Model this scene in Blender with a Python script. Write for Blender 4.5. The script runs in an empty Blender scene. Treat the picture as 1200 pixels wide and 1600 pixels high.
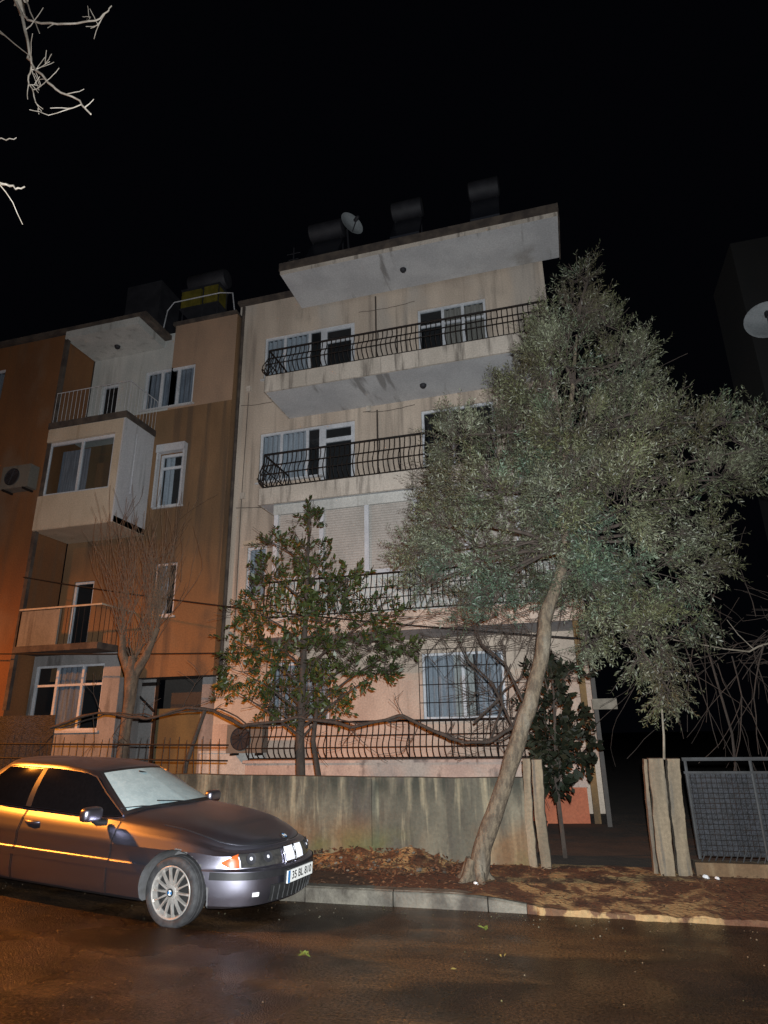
import bpy, math, random
import numpy as np
from mathutils import Vector, Matrix, noise
random.seed(7); RNG=np.random.default_rng(11)
R=math.radians; PI=math.pi
S=bpy.context.scene; COL=S.collection
V=Vector

# ------------------------------------------------------------------ materials
def mat(name,c1,c2=None,scale=3.0,stretch=(1,1,1),rough=.7,rough2=None,metal=0.0,bump=0.0,bscale=30.0,
        lo=.35,hi=.65,spec=.5,detail=6.0,extra=None,coat=0.0,tint=False,dist=0.0,grain=.14,gscale=30.):
    m=bpy.data.materials.new(name); m.use_nodes=True
    nt=m.node_tree; N=nt.nodes; L=nt.links; b=N['Principled BSDF']
    b.inputs['Roughness'].default_value=rough; b.inputs['Metallic'].default_value=metal
    b.inputs['Specular IOR Level'].default_value=spec; b.inputs['Coat Weight'].default_value=coat
    c2=c2 or tuple(x*.85 for x in c1)
    tc=N.new('ShaderNodeTexCoord'); mp=N.new('ShaderNodeMapping'); L.new(tc.outputs['Object'],mp.inputs[0])
    mp.inputs['Scale'].default_value=stretch
    def noi(sc,src=mp,det=detail,ds=dist):
        n=N.new('ShaderNodeTexNoise'); n.inputs['Scale'].default_value=sc; n.inputs['Detail'].default_value=det
        n.inputs['Distortion'].default_value=ds; L.new(src.outputs[0],n.inputs['Vector']); return n
    def ramp(src,a,bb):
        r=N.new('ShaderNodeMapRange'); r.inputs[1].default_value=a; r.inputs[2].default_value=bb
        r.interpolation_type='SMOOTHSTEP'; L.new(src,r.inputs[0]); return r.outputs[0]
    def mix(f,a,bb):
        x=N.new('ShaderNodeMix'); x.data_type='RGBA'
        if isinstance(f,float): x.inputs[0].default_value=f
        else: L.new(f,x.inputs[0])
        for i,q in ((6,a),(7,bb)):
            if isinstance(q,tuple): x.inputs[i].default_value=(*q,1)
            else: L.new(q,x.inputs[i])
        return x.outputs[2]
    f=ramp(noi(scale).outputs[0],lo,hi)
    col=mix(f,c1,c2)
    tco=tc.outputs['Object']
    for e in (extra or []):   # (colour, scale, stretch, lo, hi, amount)
        mp2=N.new('ShaderNodeMapping'); L.new(tco,mp2.inputs[0]); mp2.inputs['Scale'].default_value=e[2]
        mp2.inputs['Location'].default_value=(3.1*len(N.keys()),1.7,.3)
        g=ramp(noi(e[1],mp2).outputs[0],e[3],e[4])
        if len(e)>6:          # limited to a band of heights: (z0,z1) soft
            sx=N.new('ShaderNodeSeparateXYZ'); L.new(tco,sx.inputs[0]); ax=e[6][2] if len(e[6])>2 else 2
            h=ramp(sx.outputs[ax],e[6][0],e[6][1])
            mm=N.new('ShaderNodeMath'); mm.operation='MULTIPLY'; L.new(g,mm.inputs[0]); L.new(h,mm.inputs[1]); g=mm.outputs[0]
        mm=N.new('ShaderNodeMath'); mm.operation='MULTIPLY'; L.new(g,mm.inputs[0]); mm.inputs[1].default_value=e[5]
        col=mix(mm.outputs[0],col,e[0])
    if tint:
        at=N.new('ShaderNodeAttribute'); at.attribute_name='tint'
        hs=N.new('ShaderNodeMapRange'); L.new(at.outputs['Fac'],hs.inputs[0]); hs.inputs[3].default_value=.25; hs.inputs[4].default_value=2.25
        vm=N.new('ShaderNodeVectorMath'); vm.operation='SCALE'; L.new(col,vm.inputs[0]); L.new(hs.outputs[0],vm.inputs['Scale']); col=vm.outputs[0]
    if grain:
        mg=N.new('ShaderNodeMapping'); L.new(tco,mg.inputs[0]); gm=N.new('ShaderNodeMapRange'); L.new(noi(gscale,mg,4).outputs[0],gm.inputs[0])
        gm.inputs[1].default_value=.3; gm.inputs[2].default_value=.7; gm.inputs[3].default_value=1-grain; gm.inputs[4].default_value=1+grain
        vg=N.new('ShaderNodeVectorMath'); vg.operation='SCALE'; L.new(col,vg.inputs[0]); L.new(gm.outputs[0],vg.inputs['Scale']); col=vg.outputs[0]
    L.new(col,b.inputs['Base Color'])
    if rough2 is not None:
        rr=N.new('ShaderNodeMapRange'); L.new(ramp(noi(scale*.7).outputs[0],.4,.62),rr.inputs[0])
        rr.inputs[3].default_value=rough; rr.inputs[4].default_value=rough2; L.new(rr.outputs[0],b.inputs['Roughness'])
    if bump:
        bp=N.new('ShaderNodeBump'); bp.inputs['Strength'].default_value=bump; bp.inputs['Distance'].default_value=.02
        mp3=N.new('ShaderNodeMapping'); L.new(tco,mp3.inputs[0])
        L.new(noi(bscale,mp3,5).outputs[0],bp.inputs['Height']); L.new(bp.outputs[0],b.inputs['Normal'])
    return m
M={}
M['cream']=mat('cream_render',(.55,.46,.37),(.43,.355,.285),1.2,(1,1,.35),.85,bump=.25,bscale=40,
   extra=[((.20,.17,.14),2.6,(2.2,2.2,.12),.5,.78,.8),((.16,.14,.12),1.1,(1.5,1.5,.7),.58,.8,.6),((.42,.40,.37),1.0,(1,1,.3),.45,.6,.5,(9.0,12.5)),
          ((.34,.33,.31),1.3,(2.4,2.4,.1),.42,.6,.55,(-6.6,-7.2,0))])
M['peach']=mat('peach_render',(.54,.43,.345),(.43,.335,.27),1.5,(1,1,.5),.85,bump=.25,bscale=40,extra=[((.25,.19,.15),2.5,(2,2,.2),.55,.75,.6)])
M['soffit']=mat('grey_white_soffit',(.50,.50,.50),(.42,.42,.425),1.3,(1,1,1),.9,bump=.2,extra=[((.17,.16,.15),1.2,(2.5,.4,1),.60,.70,.75),((.22,.2,.17),.9,(1,1,1),.6,.75,.6)])
M['slabface']=mat('slab_face_paint',(.55,.49,.42),(.44,.39,.33),1.6,(1,1,.5),.85,bump=.25,extra=[((.15,.13,.11),3,(2.5,2,.25),.52,.7,.8)])
M['roofedge']=mat('roof_edge_felt',(.045,.035,.03),(.09,.07,.055),4,(1,1,1),.9)
M['redbase']=mat('red_base_paint',(.40,.12,.055),(.33,.095,.045),2,(1,1,1),.8,bump=.3,extra=[((.30,.24,.16),2.2,(1,1,1),.5,.62,.9,(.28,.05))])
M['pinkband']=mat('pink_band_paint',(.46,.37,.31),(.37,.29,.25),2,(1,1,1),.85,extra=[((.12,.09,.08),3,(2,2,1),.55,.7,.7)])
M['white']=mat('white_pvc',(.55,.57,.60),(.45,.47,.5),2,(1,1,1),.45)
M['dim']=mat('dark_room',(.02,.02,.022),None,1)  # near-black box behind openings, the unlit room put into its colour
M['iron']=mat('black_iron',(.009,.008,.008),(.018,.011,.008),9,(1,1,1),.72,spec=.25)
M['shutter']=mat('grey_roller_slats',(.40,.37,.335),(.33,.31,.28),1.5,(1,1,.5),.6)
M['curtain']=mat('net_curtain',(.40,.43,.47),(.30,.33,.37),6,(4,4,.3),.9)
M['dullpanel']=mat('dull_sheet_panel',(.20,.185,.16),(.14,.13,.11),1.6,(1,1,.3),.8,extra=[((.08,.07,.06),2.5,(3,3,.15),.5,.7,.8)])
M['greywhite2']=mat('dimmed_white_paint',(.27,.26,.255),(.19,.185,.18),1.8,(1,1,.4),.85,extra=[((.08,.075,.07),2,(2,2,.5),.5,.68,.8)])  # darker copy of the weathered white, made to dim the ground floor
M['pane_tint']=mat('pane_reflection_tint',(.22,.245,.29),(.14,.156,.185),6,(4,4,.3),.9)  # blue-grey of the panes' reflection put into added sheets hung as curtains
M['curtain2']=mat('beige_drape',(.30,.27,.24),(.23,.21,.18),6,(4,4,.3),.9)
M['orange']=mat('orange_render',(.20,.086,.030),(.15,.064,.024),.9,(1,1,.4),.85,bump=.25,bscale=35,extra=[((.13,.07,.035),2.2,(1.8,1.8,.12),.5,.75,.85),((.20,.13,.08),.8,(1,1,.6),.52,.7,.6)])
M['brown']=mat('brown_stained_render',(.225,.128,.062),(.155,.09,.045),1.0,(1,1,.4),.88,bump=.25,bscale=35,extra=[((.10,.065,.04),2.0,(2,2,.12),.46,.68,.85),((.25,.125,.05),.9,(1,1,.7),.45,.6,.7,(6.8,4.6))])
M['tan']=mat('tan_render',(.36,.235,.155),(.30,.20,.135),1.4,(1,1,.5),.85,bump=.2,extra=[((.2,.14,.1),2,(2,2,.2),.55,.75,.5)])
M['palewall']=mat('pale_balcony_paint',(.50,.50,.47),(.40,.41,.39),1.4,(1,1,.4),.85,bump=.2,extra=[((.22,.22,.2),2.4,(2,2,.15),.52,.75,.7)])
M['greywhite']=mat('weathered_white_paint',(.50,.50,.51),(.42,.42,.44),1.8,(1,1,.3),.8,extra=[((.24,.24,.24),3,(3,3,.2),.52,.72,.5)])
M['enclosure']=mat('cream_enclosure_panel',(.54,.45,.34),(.46,.38,.28),1.6,(1,1,.5),.7,extra=[((.3,.22,.14),2.5,(2,2,.2),.55,.75,.5)])
M['ochre']=mat('ochre_niche',(.15,.115,.05),(.10,.08,.04),2,(1,1,.5),.85)
M['darkniche']=mat('dark_niche',(.045,.04,.036),None,2)
M['concrete']=mat('stained_concrete',(.125,.113,.080),(.066,.062,.045),2.0,(1,1,.35),.88,bump=.5,bscale=22,
   extra=[((.25,.215,.14),3.6,(2.6,2.6,.2),.50,.66,.8),((.022,.024,.017),3.6,(2,2,.3),.36,.60,.95,(.66,1.03)),((.05,.045,.033),6,(2,2,.35),.52,.64,.7),((.045,.04,.035),1.5,(1.4,1.4,.6),.55,.7,.8),
          ((.13,.066,.024),1.0,(1,1,.8),.45,.62,.7,(.75,.38)),((.085,.085,.025),1.2,(.9,.9,.9),.48,.62,.7,(.6,.25))])
M['post']=mat('weathered_post',(.185,.142,.092),(.11,.086,.057),2.4,(4,4,.5),.9,bump=.9,bscale=14,extra=[((.07,.065,.055),3,(5,5,.35),.52,.7,.85),((.2,.2,.1),1.8,(1,1,1),.55,.7,.5)])
M['bark']=mat('olive_bark',(.12,.092,.060),(.06,.045,.030),9,(3,3,1.1),.9,bump=1.0,bscale=26,gscale=60.,extra=[((.17,.15,.115),2.5,(2,2,.6),.55,.7,.7)])
M['darkbark']=mat('dark_bark',(.045,.032,.024),(.028,.02,.015),6,(3,3,.8),.9,bump=.8,bscale=20)
M['greybark']=mat('grey_brown_bark',(.115,.075,.047),(.065,.043,.028),6,(3,3,.8),.9,bump=.9,bscale=20)
M['palebark']=mat('pale_twig_bark',(.66,.59,.50),(.48,.41,.33),8,(2,2,2),.85)
M['olive']=mat('olive_leaf',(.048,.051,.022),(.072,.078,.048),1.6,(1,1,1),.55,tint=True,lo=.4,hi=.6,extra=[((.034,.062,.040),.8,(1,1,1),.48,.62,.8),((.030,.024,.010),1.1,(1,1,1),.52,.66,.8)])
M['shrubleaf']=mat('glossy_dark_leaf',(.016,.025,.007),(.030,.038,.009),1.4,(1,1,1),.45,tint=True,spec=.35)
M['bushleaf']=mat('near_black_leaf',(.006,.0085,.0045),(.010,.011,.006),1.6,(1,1,1),.6,tint=True,spec=.15)
M['asphalt']=mat('wet_asphalt',(.013,.0075,.0042),(.036,.019,.009),1.5,(1,1,1),.17,rough2=.46,bump=1.0,bscale=75,spec=.42,extra=[((.10,.052,.020),1.1,(.45,1.5,1),.5,.66,.8),((.01,.01,.01),2.2,(.7,1,1),.6,.7,.6)],grain=.85,gscale=48.)  # orange-brown tones put the street lamp's warm sheen into the colour
M['kerb']=mat('kerb_stone',(.15,.135,.105),(.085,.076,.06),3,(1,1,1),.75,bump=.5,bscale=25,extra=[((.035,.028,.02),2.6,(1,1,1),.44,.62,.95)])
M['soil']=mat('wet_soil_pavement',(.075,.028,.009),(.045,.018,.007),2.2,(1,1,1),.8,bump=.9,bscale=26,
   extra=[((.30,.195,.085),2.6,(1,1,1),.42,.52,.92,(-1.3,-.7,0)),((.075,.03,.012),5.2,(1,1,1),.50,.56,.9),((.09,.035,.014),1.2,(1,1,1),.4,.5,.85,(.85,1.25,0))])
M['earth']=mat('dark_yard_earth',(.05,.032,.02),(.03,.02,.013),2.5,(1,1,1),.95,bump=.8,bscale=12)
M['litter']=mat('dead_leaf',(.085,.038,.015),(.045,.02,.009),3,(1,1,1),.8,tint=True)
M['paint']=mat('silver_grey_car_paint',(.39,.38,.46),(.375,.365,.44),1,(1,1,1),.36,metal=1.0,coat=.05,grain=0)
M['blacktrim']=mat('black_rubber_trim',(.02,.02,.022),None,4,rough=.42)
M['gloss']=mat('dark_window_glass',(.006,.006,.007),None,1,rough=.045,spec=.8)
M['tyre']=mat('tyre_rubber',(.028,.028,.03),(.045,.045,.046),14,(1,1,1),.75,bump=.3)
M['well']=mat('wheel_well_liner',(.13,.13,.135),(.09,.088,.085),5,(1,1,1),.85)
M['alloy']=mat('bright_alloy',(.70,.67,.63),(.58,.55,.5),8,(1,1,1),.32,metal=.65)
M['chrome']=mat('chrome',(.85,.85,.86),None,1,rough=.12,metal=1)
M['brightslat']=mat('bright_grille_slat',(.80,.82,.90),None,1,rough=.5,metal=.0)
M['screen']=mat('pale_windscreen',(.40,.54,.565),(.34,.47,.50),9,(1,1,1),.45,spec=.5,extra=[((.48,.60,.62),40,(1,1,1),.5,.7,.6)],grain=.05)  # pale blue opaque surface with fine lighter mottling
M['amber']=mat('amber_lens',(.62,.13,.03),(.45,.07,.02),9,(1,1,1),.12,spec=.8)
M['lens']=mat('clear_lamp_lens',(.05,.048,.045),(.03,.03,.03),14,(1,1,1),.06,spec=.9)
M['plate']=mat('reflective_plate',(.86,.86,.82),None,2,rough=.4)
M['ink']=mat('black_ink',(.015,.015,.015),None,1,rough=.6)
M['blue']=mat('blue_band',(.05,.22,.50),None,1,rough=.4)
M['meshpanel']=mat('dark_mesh_panel',(.012,.0135,.018),(.003,.0035,.005),26,(1,1,1),.7,bump=.6,bscale=60,lo=.42,hi=.58)
M['galv']=mat('grey_metal',(.040,.041,.042),(.028,.028,.028),5,(1,1,1),.7)
M['tank']=mat('dull_tank',(.022,.022,.027),(.013,.013,.017),3,(1,1,1),.7)
M['collector']=mat('solar_collector_glass',(.02,.022,.03),None,3,rough=.25)
M['crate']=mat('yellow_crate',(.14,.115,.015),(.09,.075,.01),4,(1,1,1),.6)
M['dish']=mat('dish_paint',(.30,.32,.33),(.24,.26,.27),3,(1,1,1),.5)
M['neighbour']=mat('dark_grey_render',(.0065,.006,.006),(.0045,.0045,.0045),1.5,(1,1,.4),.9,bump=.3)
M['postwood']=mat('dry_wood',(.20,.17,.13),(.13,.11,.08),8)
M['postdark']=mat('dark_post_paint',(.045,.038,.032),(.03,.026,.022),4)
M['lit_corner']=mat('golden_lit_render',(.20,.125,.05),(.13,.08,.035),2,(1,1,.5),.9,bump=.3,extra=[((.07,.05,.03),2,(2,2,.3),.5,.7,.8)])  # golden light on the building's side put into the ochre colour
M['ink2']=mat('wet_crack',(.004,.003,.003),None,3,rough=.25)
M['paper']=mat('white_paper',(.75,.75,.75),None,5)
M['green']=mat('fresh_green_leaf',(.10,.16,.03),(.13,.15,.03),8,(1,1,1),.5)
M['yellowleaf']=mat('yellowing_leaf',(.22,.17,.05),None,8,rough=.5)
M['cable']=mat('cable_rubber',(.012,.01,.009),None,1)
M['darkcloth']=mat('dark_cloth',(.03,.03,.035),None,8)
def glassmat():
    m=bpy.data.materials.new('window_glass'); m.use_nodes=True; N=m.node_tree.nodes; L=m.node_tree.links
    for n in list(N):
        if n.type!='OUTPUT_MATERIAL': N.remove(n)
    o=[n for n in N if n.type=='OUTPUT_MATERIAL'][0]
    t=N.new('ShaderNodeBsdfTransparent'); t.inputs[0].default_value=(.8,.84,.86,1)
    g=N.new('ShaderNodeBsdfGlossy'); g.inputs[1].default_value=.06; lw=N.new('ShaderNodeLayerWeight'); lw.inputs[0].default_value=.5; pw=N.new('ShaderNodeMath'); pw.operation='POWER'; L.new(lw.outputs['Facing'],pw.inputs[0]); pw.inputs[1].default_value=4; fr=N.new('ShaderNodeMath'); fr.operation='MULTIPLY_ADD'; L.new(pw.outputs[0],fr.inputs[0]); fr.inputs[1].default_value=.85; fr.inputs[2].default_value=.045
    x=N.new('ShaderNodeMixShader'); L.new(fr.outputs[0],x.inputs[0]); L.new(t.outputs[0],x.inputs[1]); L.new(g.outputs[0],x.inputs[2]); L.new(x.outputs[0],o.inputs[0])
    return m
M['glass']=glassmat()

# ------------------------------------------------------------------ mesh helpers
ORG={}
class MB:
    def __init__(s): s.v=[]; s.f=[]; s.m=[]
    def add(s,vs,fs,mi=0):
        o=len(s.v); s.v+= [tuple(x) for x in vs]; s.f+=[tuple(i+o for i in q) for q in fs]; s.m+=[mi]*len(fs)
    def box(s,x0,x1,y0,y1,z0,z1,mi=0):
        s.add([(x0,y0,z0),(x1,y0,z0),(x1,y1,z0),(x0,y1,z0),(x0,y0,z1),(x1,y0,z1),(x1,y1,z1),(x0,y1,z1)],
              [(0,3,2,1),(4,5,6,7),(0,1,5,4),(1,2,6,5),(2,3,7,6),(3,0,4,7)],mi)
    def quad(s,a,b,c,d,mi=0): s.add([a,b,c,d],[(0,1,2,3)],mi)
    def tube(s,pts,rad,n=6,mi=0,cap=True):
        pts=[V(p) for p in pts]; k=len(pts)
        if not hasattr(rad,'__len__'): rad=[rad]*k
        up=V((0,0,1)); vs=[]; prev=None
        for i,p in enumerate(pts):
            d=(pts[min(i+1,k-1)]-pts[max(i-1,0)])
            if d.length<1e-9: d=V((0,0,1))
            d.normalize()
            if prev is None:
                a=d.cross(up if abs(d.z)<.9 else V((1,0,0))).normalized()
            else:
                a=prev-d*prev.dot(d)
                a=a.normalized() if a.length>1e-6 else d.orthogonal().normalized()
            prev=a; b=d.cross(a)
            for j in range(n):
                t=2*PI*j/n; vs.append(p+(a*math.cos(t)+b*math.sin(t))*rad[i])
        fs=[(i*n+j,i*n+(j+1)%n,(i+1)*n+(j+1)%n,(i+1)*n+j) for i in range(k-1) for j in range(n)]
        if cap: fs+=[tuple(range(n))[::-1],tuple((k-1)*n+j for j in range(n))]
        s.add(vs,fs,mi)
    def lathe(s,prof,n,axis_o,ax,mi=0):   # prof [(r,h)], axis origin and unit axis
        ax=V(ax).normalized(); a=ax.orthogonal().normalized(); b=ax.cross(a); o=V(axis_o); vs=[]
        for r,h in prof:
            for j in range(n):
                t=2*PI*j/n; vs.append(o+ax*h+(a*math.cos(t)+b*math.sin(t))*r)
        k=len(prof)
        s.add(vs,[(i*n+j,i*n+(j+1)%n,(i+1)*n+(j+1)%n,(i+1)*n+j) for i in range(k-1) for j in range(n)],mi)
    def build(s,name,mats,parent=None,smooth=None,loc=None):
        me=bpy.data.meshes.new(name)
        off=ORG.get(parent.name,V((0,0,0))) if parent else V(loc or (0,0,0))
        me.from_pydata([(x-off.x,y-off.y,z-off.z) for x,y,z in s.v],[],s.f)
        mats=mats if isinstance(mats,(list,tuple)) else [mats]
        for m in mats: me.materials.append(M[m])
        if len(mats)>1: me.polygons.foreach_set('material_index',s.m)
        if smooth is not None:
            me.polygons.foreach_set('use_smooth',[True]*len(me.polygons)); me.set_sharp_from_angle(angle=R(smooth))
        me.update(); o=bpy.data.objects.new(name,me); COL.objects.link(o)
        if parent: o.parent=parent; ORG[o.name]=off
        else: o.location=off; ORG[o.name]=off
        return o
def thing(name,label,cat,loc,group=None):
    o=bpy.data.objects.new(name,None); COL.objects.link(o); o.location=loc; o.empty_display_size=.2
    ORG[o.name]=V(loc); return tag(o,label,cat,group)
def tag(o,label,cat,group=None):
    o['label']=label; o['category']=cat
    if group: o['group']=group
    return o
def struct(o,kind='structure'): o['kind']=kind; return o
def gz(x):
    d=max(0.,min(9.,-3.2-x)); return .056*d*d/(d+.9)

# ------------------------------------------------------------------ setting
def sheet(name,m,x0,x1,y0,y1,nx,ny,zf):
    b=MB(); xs=[x0+(x1-x0)*i/nx for i in range(nx+1)]; ys=[y0+(y1-y0)*j/ny for j in range(ny+1)]
    b.add([(x,y,zf(x,y)) for y in ys for x in xs],[(j*(nx+1)+i,j*(nx+1)+i+1,(j+1)*(nx+1)+i+1,(j+1)*(nx+1)+i) for j in range(ny) for i in range(nx)])
    return struct(b.build(name,m,smooth=60))
sheet('ground','earth',-300,300,-300,300,12,12,lambda x,y:-.12)
sheet('road','asphalt',-40,30,.8,6.93,140,6,lambda x,y:gz(x))
def rampz(x,y):
    t=min(1,max(0,(x+1.0)/.9)); lip=.135*(1-t)+.035*t
    u=min(1,max(0,(y-6.85)/1.2)); h=lip*(1-u)+.145*u
    n=noise.noise(V((x*3,y*3,0)))*.012+noise.noise(V((x*9,y*9,3)))*.006
    edge=.04*noise.noise(V((x*2.2,1,0))) if False else 0
    return h+n*min(1,u*6+.25)+gz(x)
sheet('pavement','soil',-12,2.9,6.86,8.45,190,26,lambda x,y:rampz(x,y+ (0 if y>6.87 else 0)))
sheet('pavement_beyond','soil',2.9,30,6.86,8.45,20,4,lambda x,y:.13)
sheet('yard_path','earth',-.6,6,8.45,40,20,40,lambda x,y:.13+.02*noise.noise(V((x,y,0))))
sheet('yard','earth',-40,-.6,8.45,13.5,40,6,lambda x,y:.16)
sheet('opposite_pavement','asphalt',-40,30,-6,.8,10,2,lambda x,y:.13)
kb=MB(); x=-12.0
while x<-.62:
    x1=min(x+.92,-.6)
    for i in range(3):
        xa=x+.006+(x1-x-.012)*i/3; xb=x+.006+(x1-x-.012)*(i+1)/3
        def top(q): 
            t=min(1,max(0,(q+1.35)/1.2)); t=t*t*(3-2*t); return .142-.098*t+.006*noise.noise(V((q*4,0,0)))+gz(q)
        za,zb=top(xa),top(xb); ga,gb=gz(xa)-.05,gz(xb)-.05; ya=6.865+.01*noise.noise(V((x*3,5,0)))
        kb.add([(xa,ya,ga),(xb,ya,gb),(xb,ya,zb-.018),(xa,ya,za-.018),(xa,ya+.02,za),(xb,ya+.02,zb),(xb,ya+.15,zb),(xa,ya+.15,za)],
               [(0,1,2,3),(3,2,5,4),(4,5,6,7),(0,3,4,7),(1,6,5,2)])
    x=x1
struct(kb.build('kerb','kerb',smooth=25))
lb=MB(); n=70
for k in range(n):
    xa,xb=-.6+2.0*k/n,-.6+2.0*(k+1)/n
    def ly(q): return 6.86+.035*noise.noise(V((q*3,1,0)))+.02*noise.noise(V((q*11,4,0)))-(.02 if q>-.5 else 0)
    def lz(q): 
        t=min(1,max(0,(q+1.35)/1.2)); t=t*t*(3-2*t); return .142-.098*t+.018*noise.noise(V((q*5,8,0)))+.01*noise.noise(V((q*17,2,0)))
    lb.add([(xa,ly(xa),-.02),(xb,ly(xb),-.02),(xb,ly(xb)+.02,lz(xb)),(xa,ly(xa)+.02,lz(xa)),(xb,ly(xb)+.2,lz(xb)+.006),(xa,ly(xa)+.2,lz(xa)+.006)],[(0,1,2,3),(3,2,4,5)])
struct(lb.build('ramp_edge','soil',smooth=60))

# scatter of dead leaves on the pavement (nobody could count it)
def leafcards(n,posf,size,name,m,parent=None,flat=.35):
    vs=[];fs=[];ti=[]
    for i in range(n):
        p=posf(); a=random.random()*2*PI; l=size*random.uniform(.6,1.3); w=l*random.uniform(.35,.6)
        d=V((math.cos(a),math.sin(a),random.uniform(-flat,flat))); s_=V((-math.sin(a),math.cos(a),random.uniform(-flat,flat)))
        p=V(p); k=len(vs); up=V((0,0,l*.18*random.random()))
        vs+=[p-d*l*.5,p+s_*w*.5+up,p+d*l*.5,p-s_*w*.5+up]; fs+=[(k,k+3,k+2,k+1)]; ti.append(random.random())
    b=MB(); b.add(vs,fs); o=b.build(name,m,parent)
    at=o.data.attributes.new('tint','FLOAT','FACE'); at.data.foreach_set('value',ti); return o
def lp():
    while True:
        x=random.uniform(-4.6,2.6); y=random.uniform(6.95,8.25)
        if random.random()<(.95 if x<-1.0 else .45 if x<1 else .7): return (x,y,rampz(x,y)+.014)
struct(leafcards(3400,lp,.045,'leaf_litter','litter'),'stuff')

# ------------------------------------------------------------------ building helpers
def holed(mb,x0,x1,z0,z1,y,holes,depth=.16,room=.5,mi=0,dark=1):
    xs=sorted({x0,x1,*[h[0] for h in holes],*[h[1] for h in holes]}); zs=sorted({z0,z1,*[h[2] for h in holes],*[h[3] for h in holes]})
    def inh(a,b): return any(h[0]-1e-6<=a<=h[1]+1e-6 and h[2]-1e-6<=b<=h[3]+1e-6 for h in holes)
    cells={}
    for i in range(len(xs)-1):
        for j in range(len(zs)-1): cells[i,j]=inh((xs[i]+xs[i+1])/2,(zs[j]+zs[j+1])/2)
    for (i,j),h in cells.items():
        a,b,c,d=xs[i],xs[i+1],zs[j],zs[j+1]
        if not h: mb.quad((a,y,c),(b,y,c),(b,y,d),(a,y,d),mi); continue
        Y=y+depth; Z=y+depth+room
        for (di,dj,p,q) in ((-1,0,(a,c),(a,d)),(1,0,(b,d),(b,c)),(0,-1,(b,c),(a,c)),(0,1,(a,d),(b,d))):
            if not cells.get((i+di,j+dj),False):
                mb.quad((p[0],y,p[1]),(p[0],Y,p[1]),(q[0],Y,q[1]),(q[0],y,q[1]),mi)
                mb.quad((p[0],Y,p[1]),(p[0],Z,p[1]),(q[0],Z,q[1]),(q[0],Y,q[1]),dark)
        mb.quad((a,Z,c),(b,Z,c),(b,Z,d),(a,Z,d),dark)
def window(bld,x0,x1,z0,z1,y,mull=(),trans=(),fw=.06,curt=(),name='window',panel=None,sill=True):
    """opening x0..x1, z0..z1 in a wall plane y: PVC frame, one pane, optional curtains [(xa,xb,mat)] and solid lower panels"""
    root=MB(); a,b=y+.05,y+.11
    root.box(x0,x0+fw,a,b,z0,z1); root.box(x1-fw,x1,a,b,z0,z1); root.box(x0+fw,x1-fw,a,b,z1-fw,z1); root.box(x0+fw,x1-fw,a,b,z0,z0+fw)
    for m in mull: root.box(m-fw*.6,m+fw*.6,a+.003,b-.003,z0+fw,z1-fw)
    for t in trans:
        xa,xb,zz=t; root.box(xa,xb,a+.006,b-.006,zz-fw*.5,zz+fw*.5)
    if panel: root.box(panel[0],panel[1],a+.01,b-.01,panel[2],panel[3])
    w=root.build(name,'white',bld)
    p=MB(); p.quad((x0+fw*.5,y+.08,z0+fw*.5),(x1-fw*.5,y+.08,z0+fw*.5),(x1-fw*.5,y+.08,z1-fw*.5),(x0+fw*.5,y+.08,z1-fw*.5)); p.build('pane','glass',w)
    for (xa,xb,m) in curt:  # curtains; the blue-grey ones are added to imitate reflections in the panes
        c=MB(); n=max(8,int((xb-xa)*36)); vs=[]
        for i in range(n+1):
            xx=xa+(xb-xa)*i/n; yy=y+.17+.03*math.sin(i*1.25+xa)+.012*math.sin(i*.41)
            vs+=[(xx,yy,z0+.03),(xx,yy,z1-.03)]
        c.add(vs,[(2*i,2*i+2,2*i+3,2*i+1) for i in range(n)]); c.build('curtain',m,w,smooth=80)
    if sill:
        s=MB(); s.box(x0-.06,x1+.06,y-.05,y+.049,z0-.045,z0-.002); s.build('sill','soffit',w)
    return w
def railing(parent,pts,z0,z1,belly=.16,step=.112,rb=.0105,name='railing',jit=.012):
    """bellied wrought-iron balustrade along a polyline (outward = right-hand side of travel)"""
    mb=MB(); h=z1-z0
    prof=[(0,.0),(.06,.35),(.16,.8),(.28,1.0),(.42,.9),(.56,.55),(.7,.18),(.84,.02),(1,.0)]
    for (ax,ay),(bx,by) in zip(pts[:-1],pts[1:]):
        d=V((bx-ax,by-ay,0)); L=d.length; d.normalize(); o=V((d.y,-d.x,0))
        n=max(1,round(L/step))
        for i in range(n+1):
            p=V((ax,ay,0))+d*(L*i/n); j=random.uniform(-jit,jit); wv=random.uniform(.85,1.12)
            mb.tube([p+o*(belly*k*wv)+d*(j*math.sin(t*PI*2))+V((0,0,z0+t*h)) for t,k in prof],rb,5,cap=False)
        for t,k,r in ((0,0,.014),(.30,1.0,.010),(.62,.38,.011),(1,0,.021)):
            q=o*(belly*k)
            mb.tube([V((ax,ay,z0+t*h))+q,V((bx,by,z0+t*h))+q],r,6)
        for i in range(0,n+1,max(1,round(1.6/step))):
            p=V((ax,ay,0))+d*(L*i/n); mb.tube([p+V((0,0,z0-.08)),p+V((0,0,z1))],.013,6)
    return mb.build(name,'iron',parent,smooth=50)
def ceiling_lamp(parent,x,y,z):
    m=MB(); m.lathe([(.001,-.10),(.05,-.095),(.075,-.06),(.08,-.02),(.06,-.002)],14,(x,y,z),(0,0,1)); m.build('ceiling_lamp','tank',parent,smooth=50)

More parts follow.
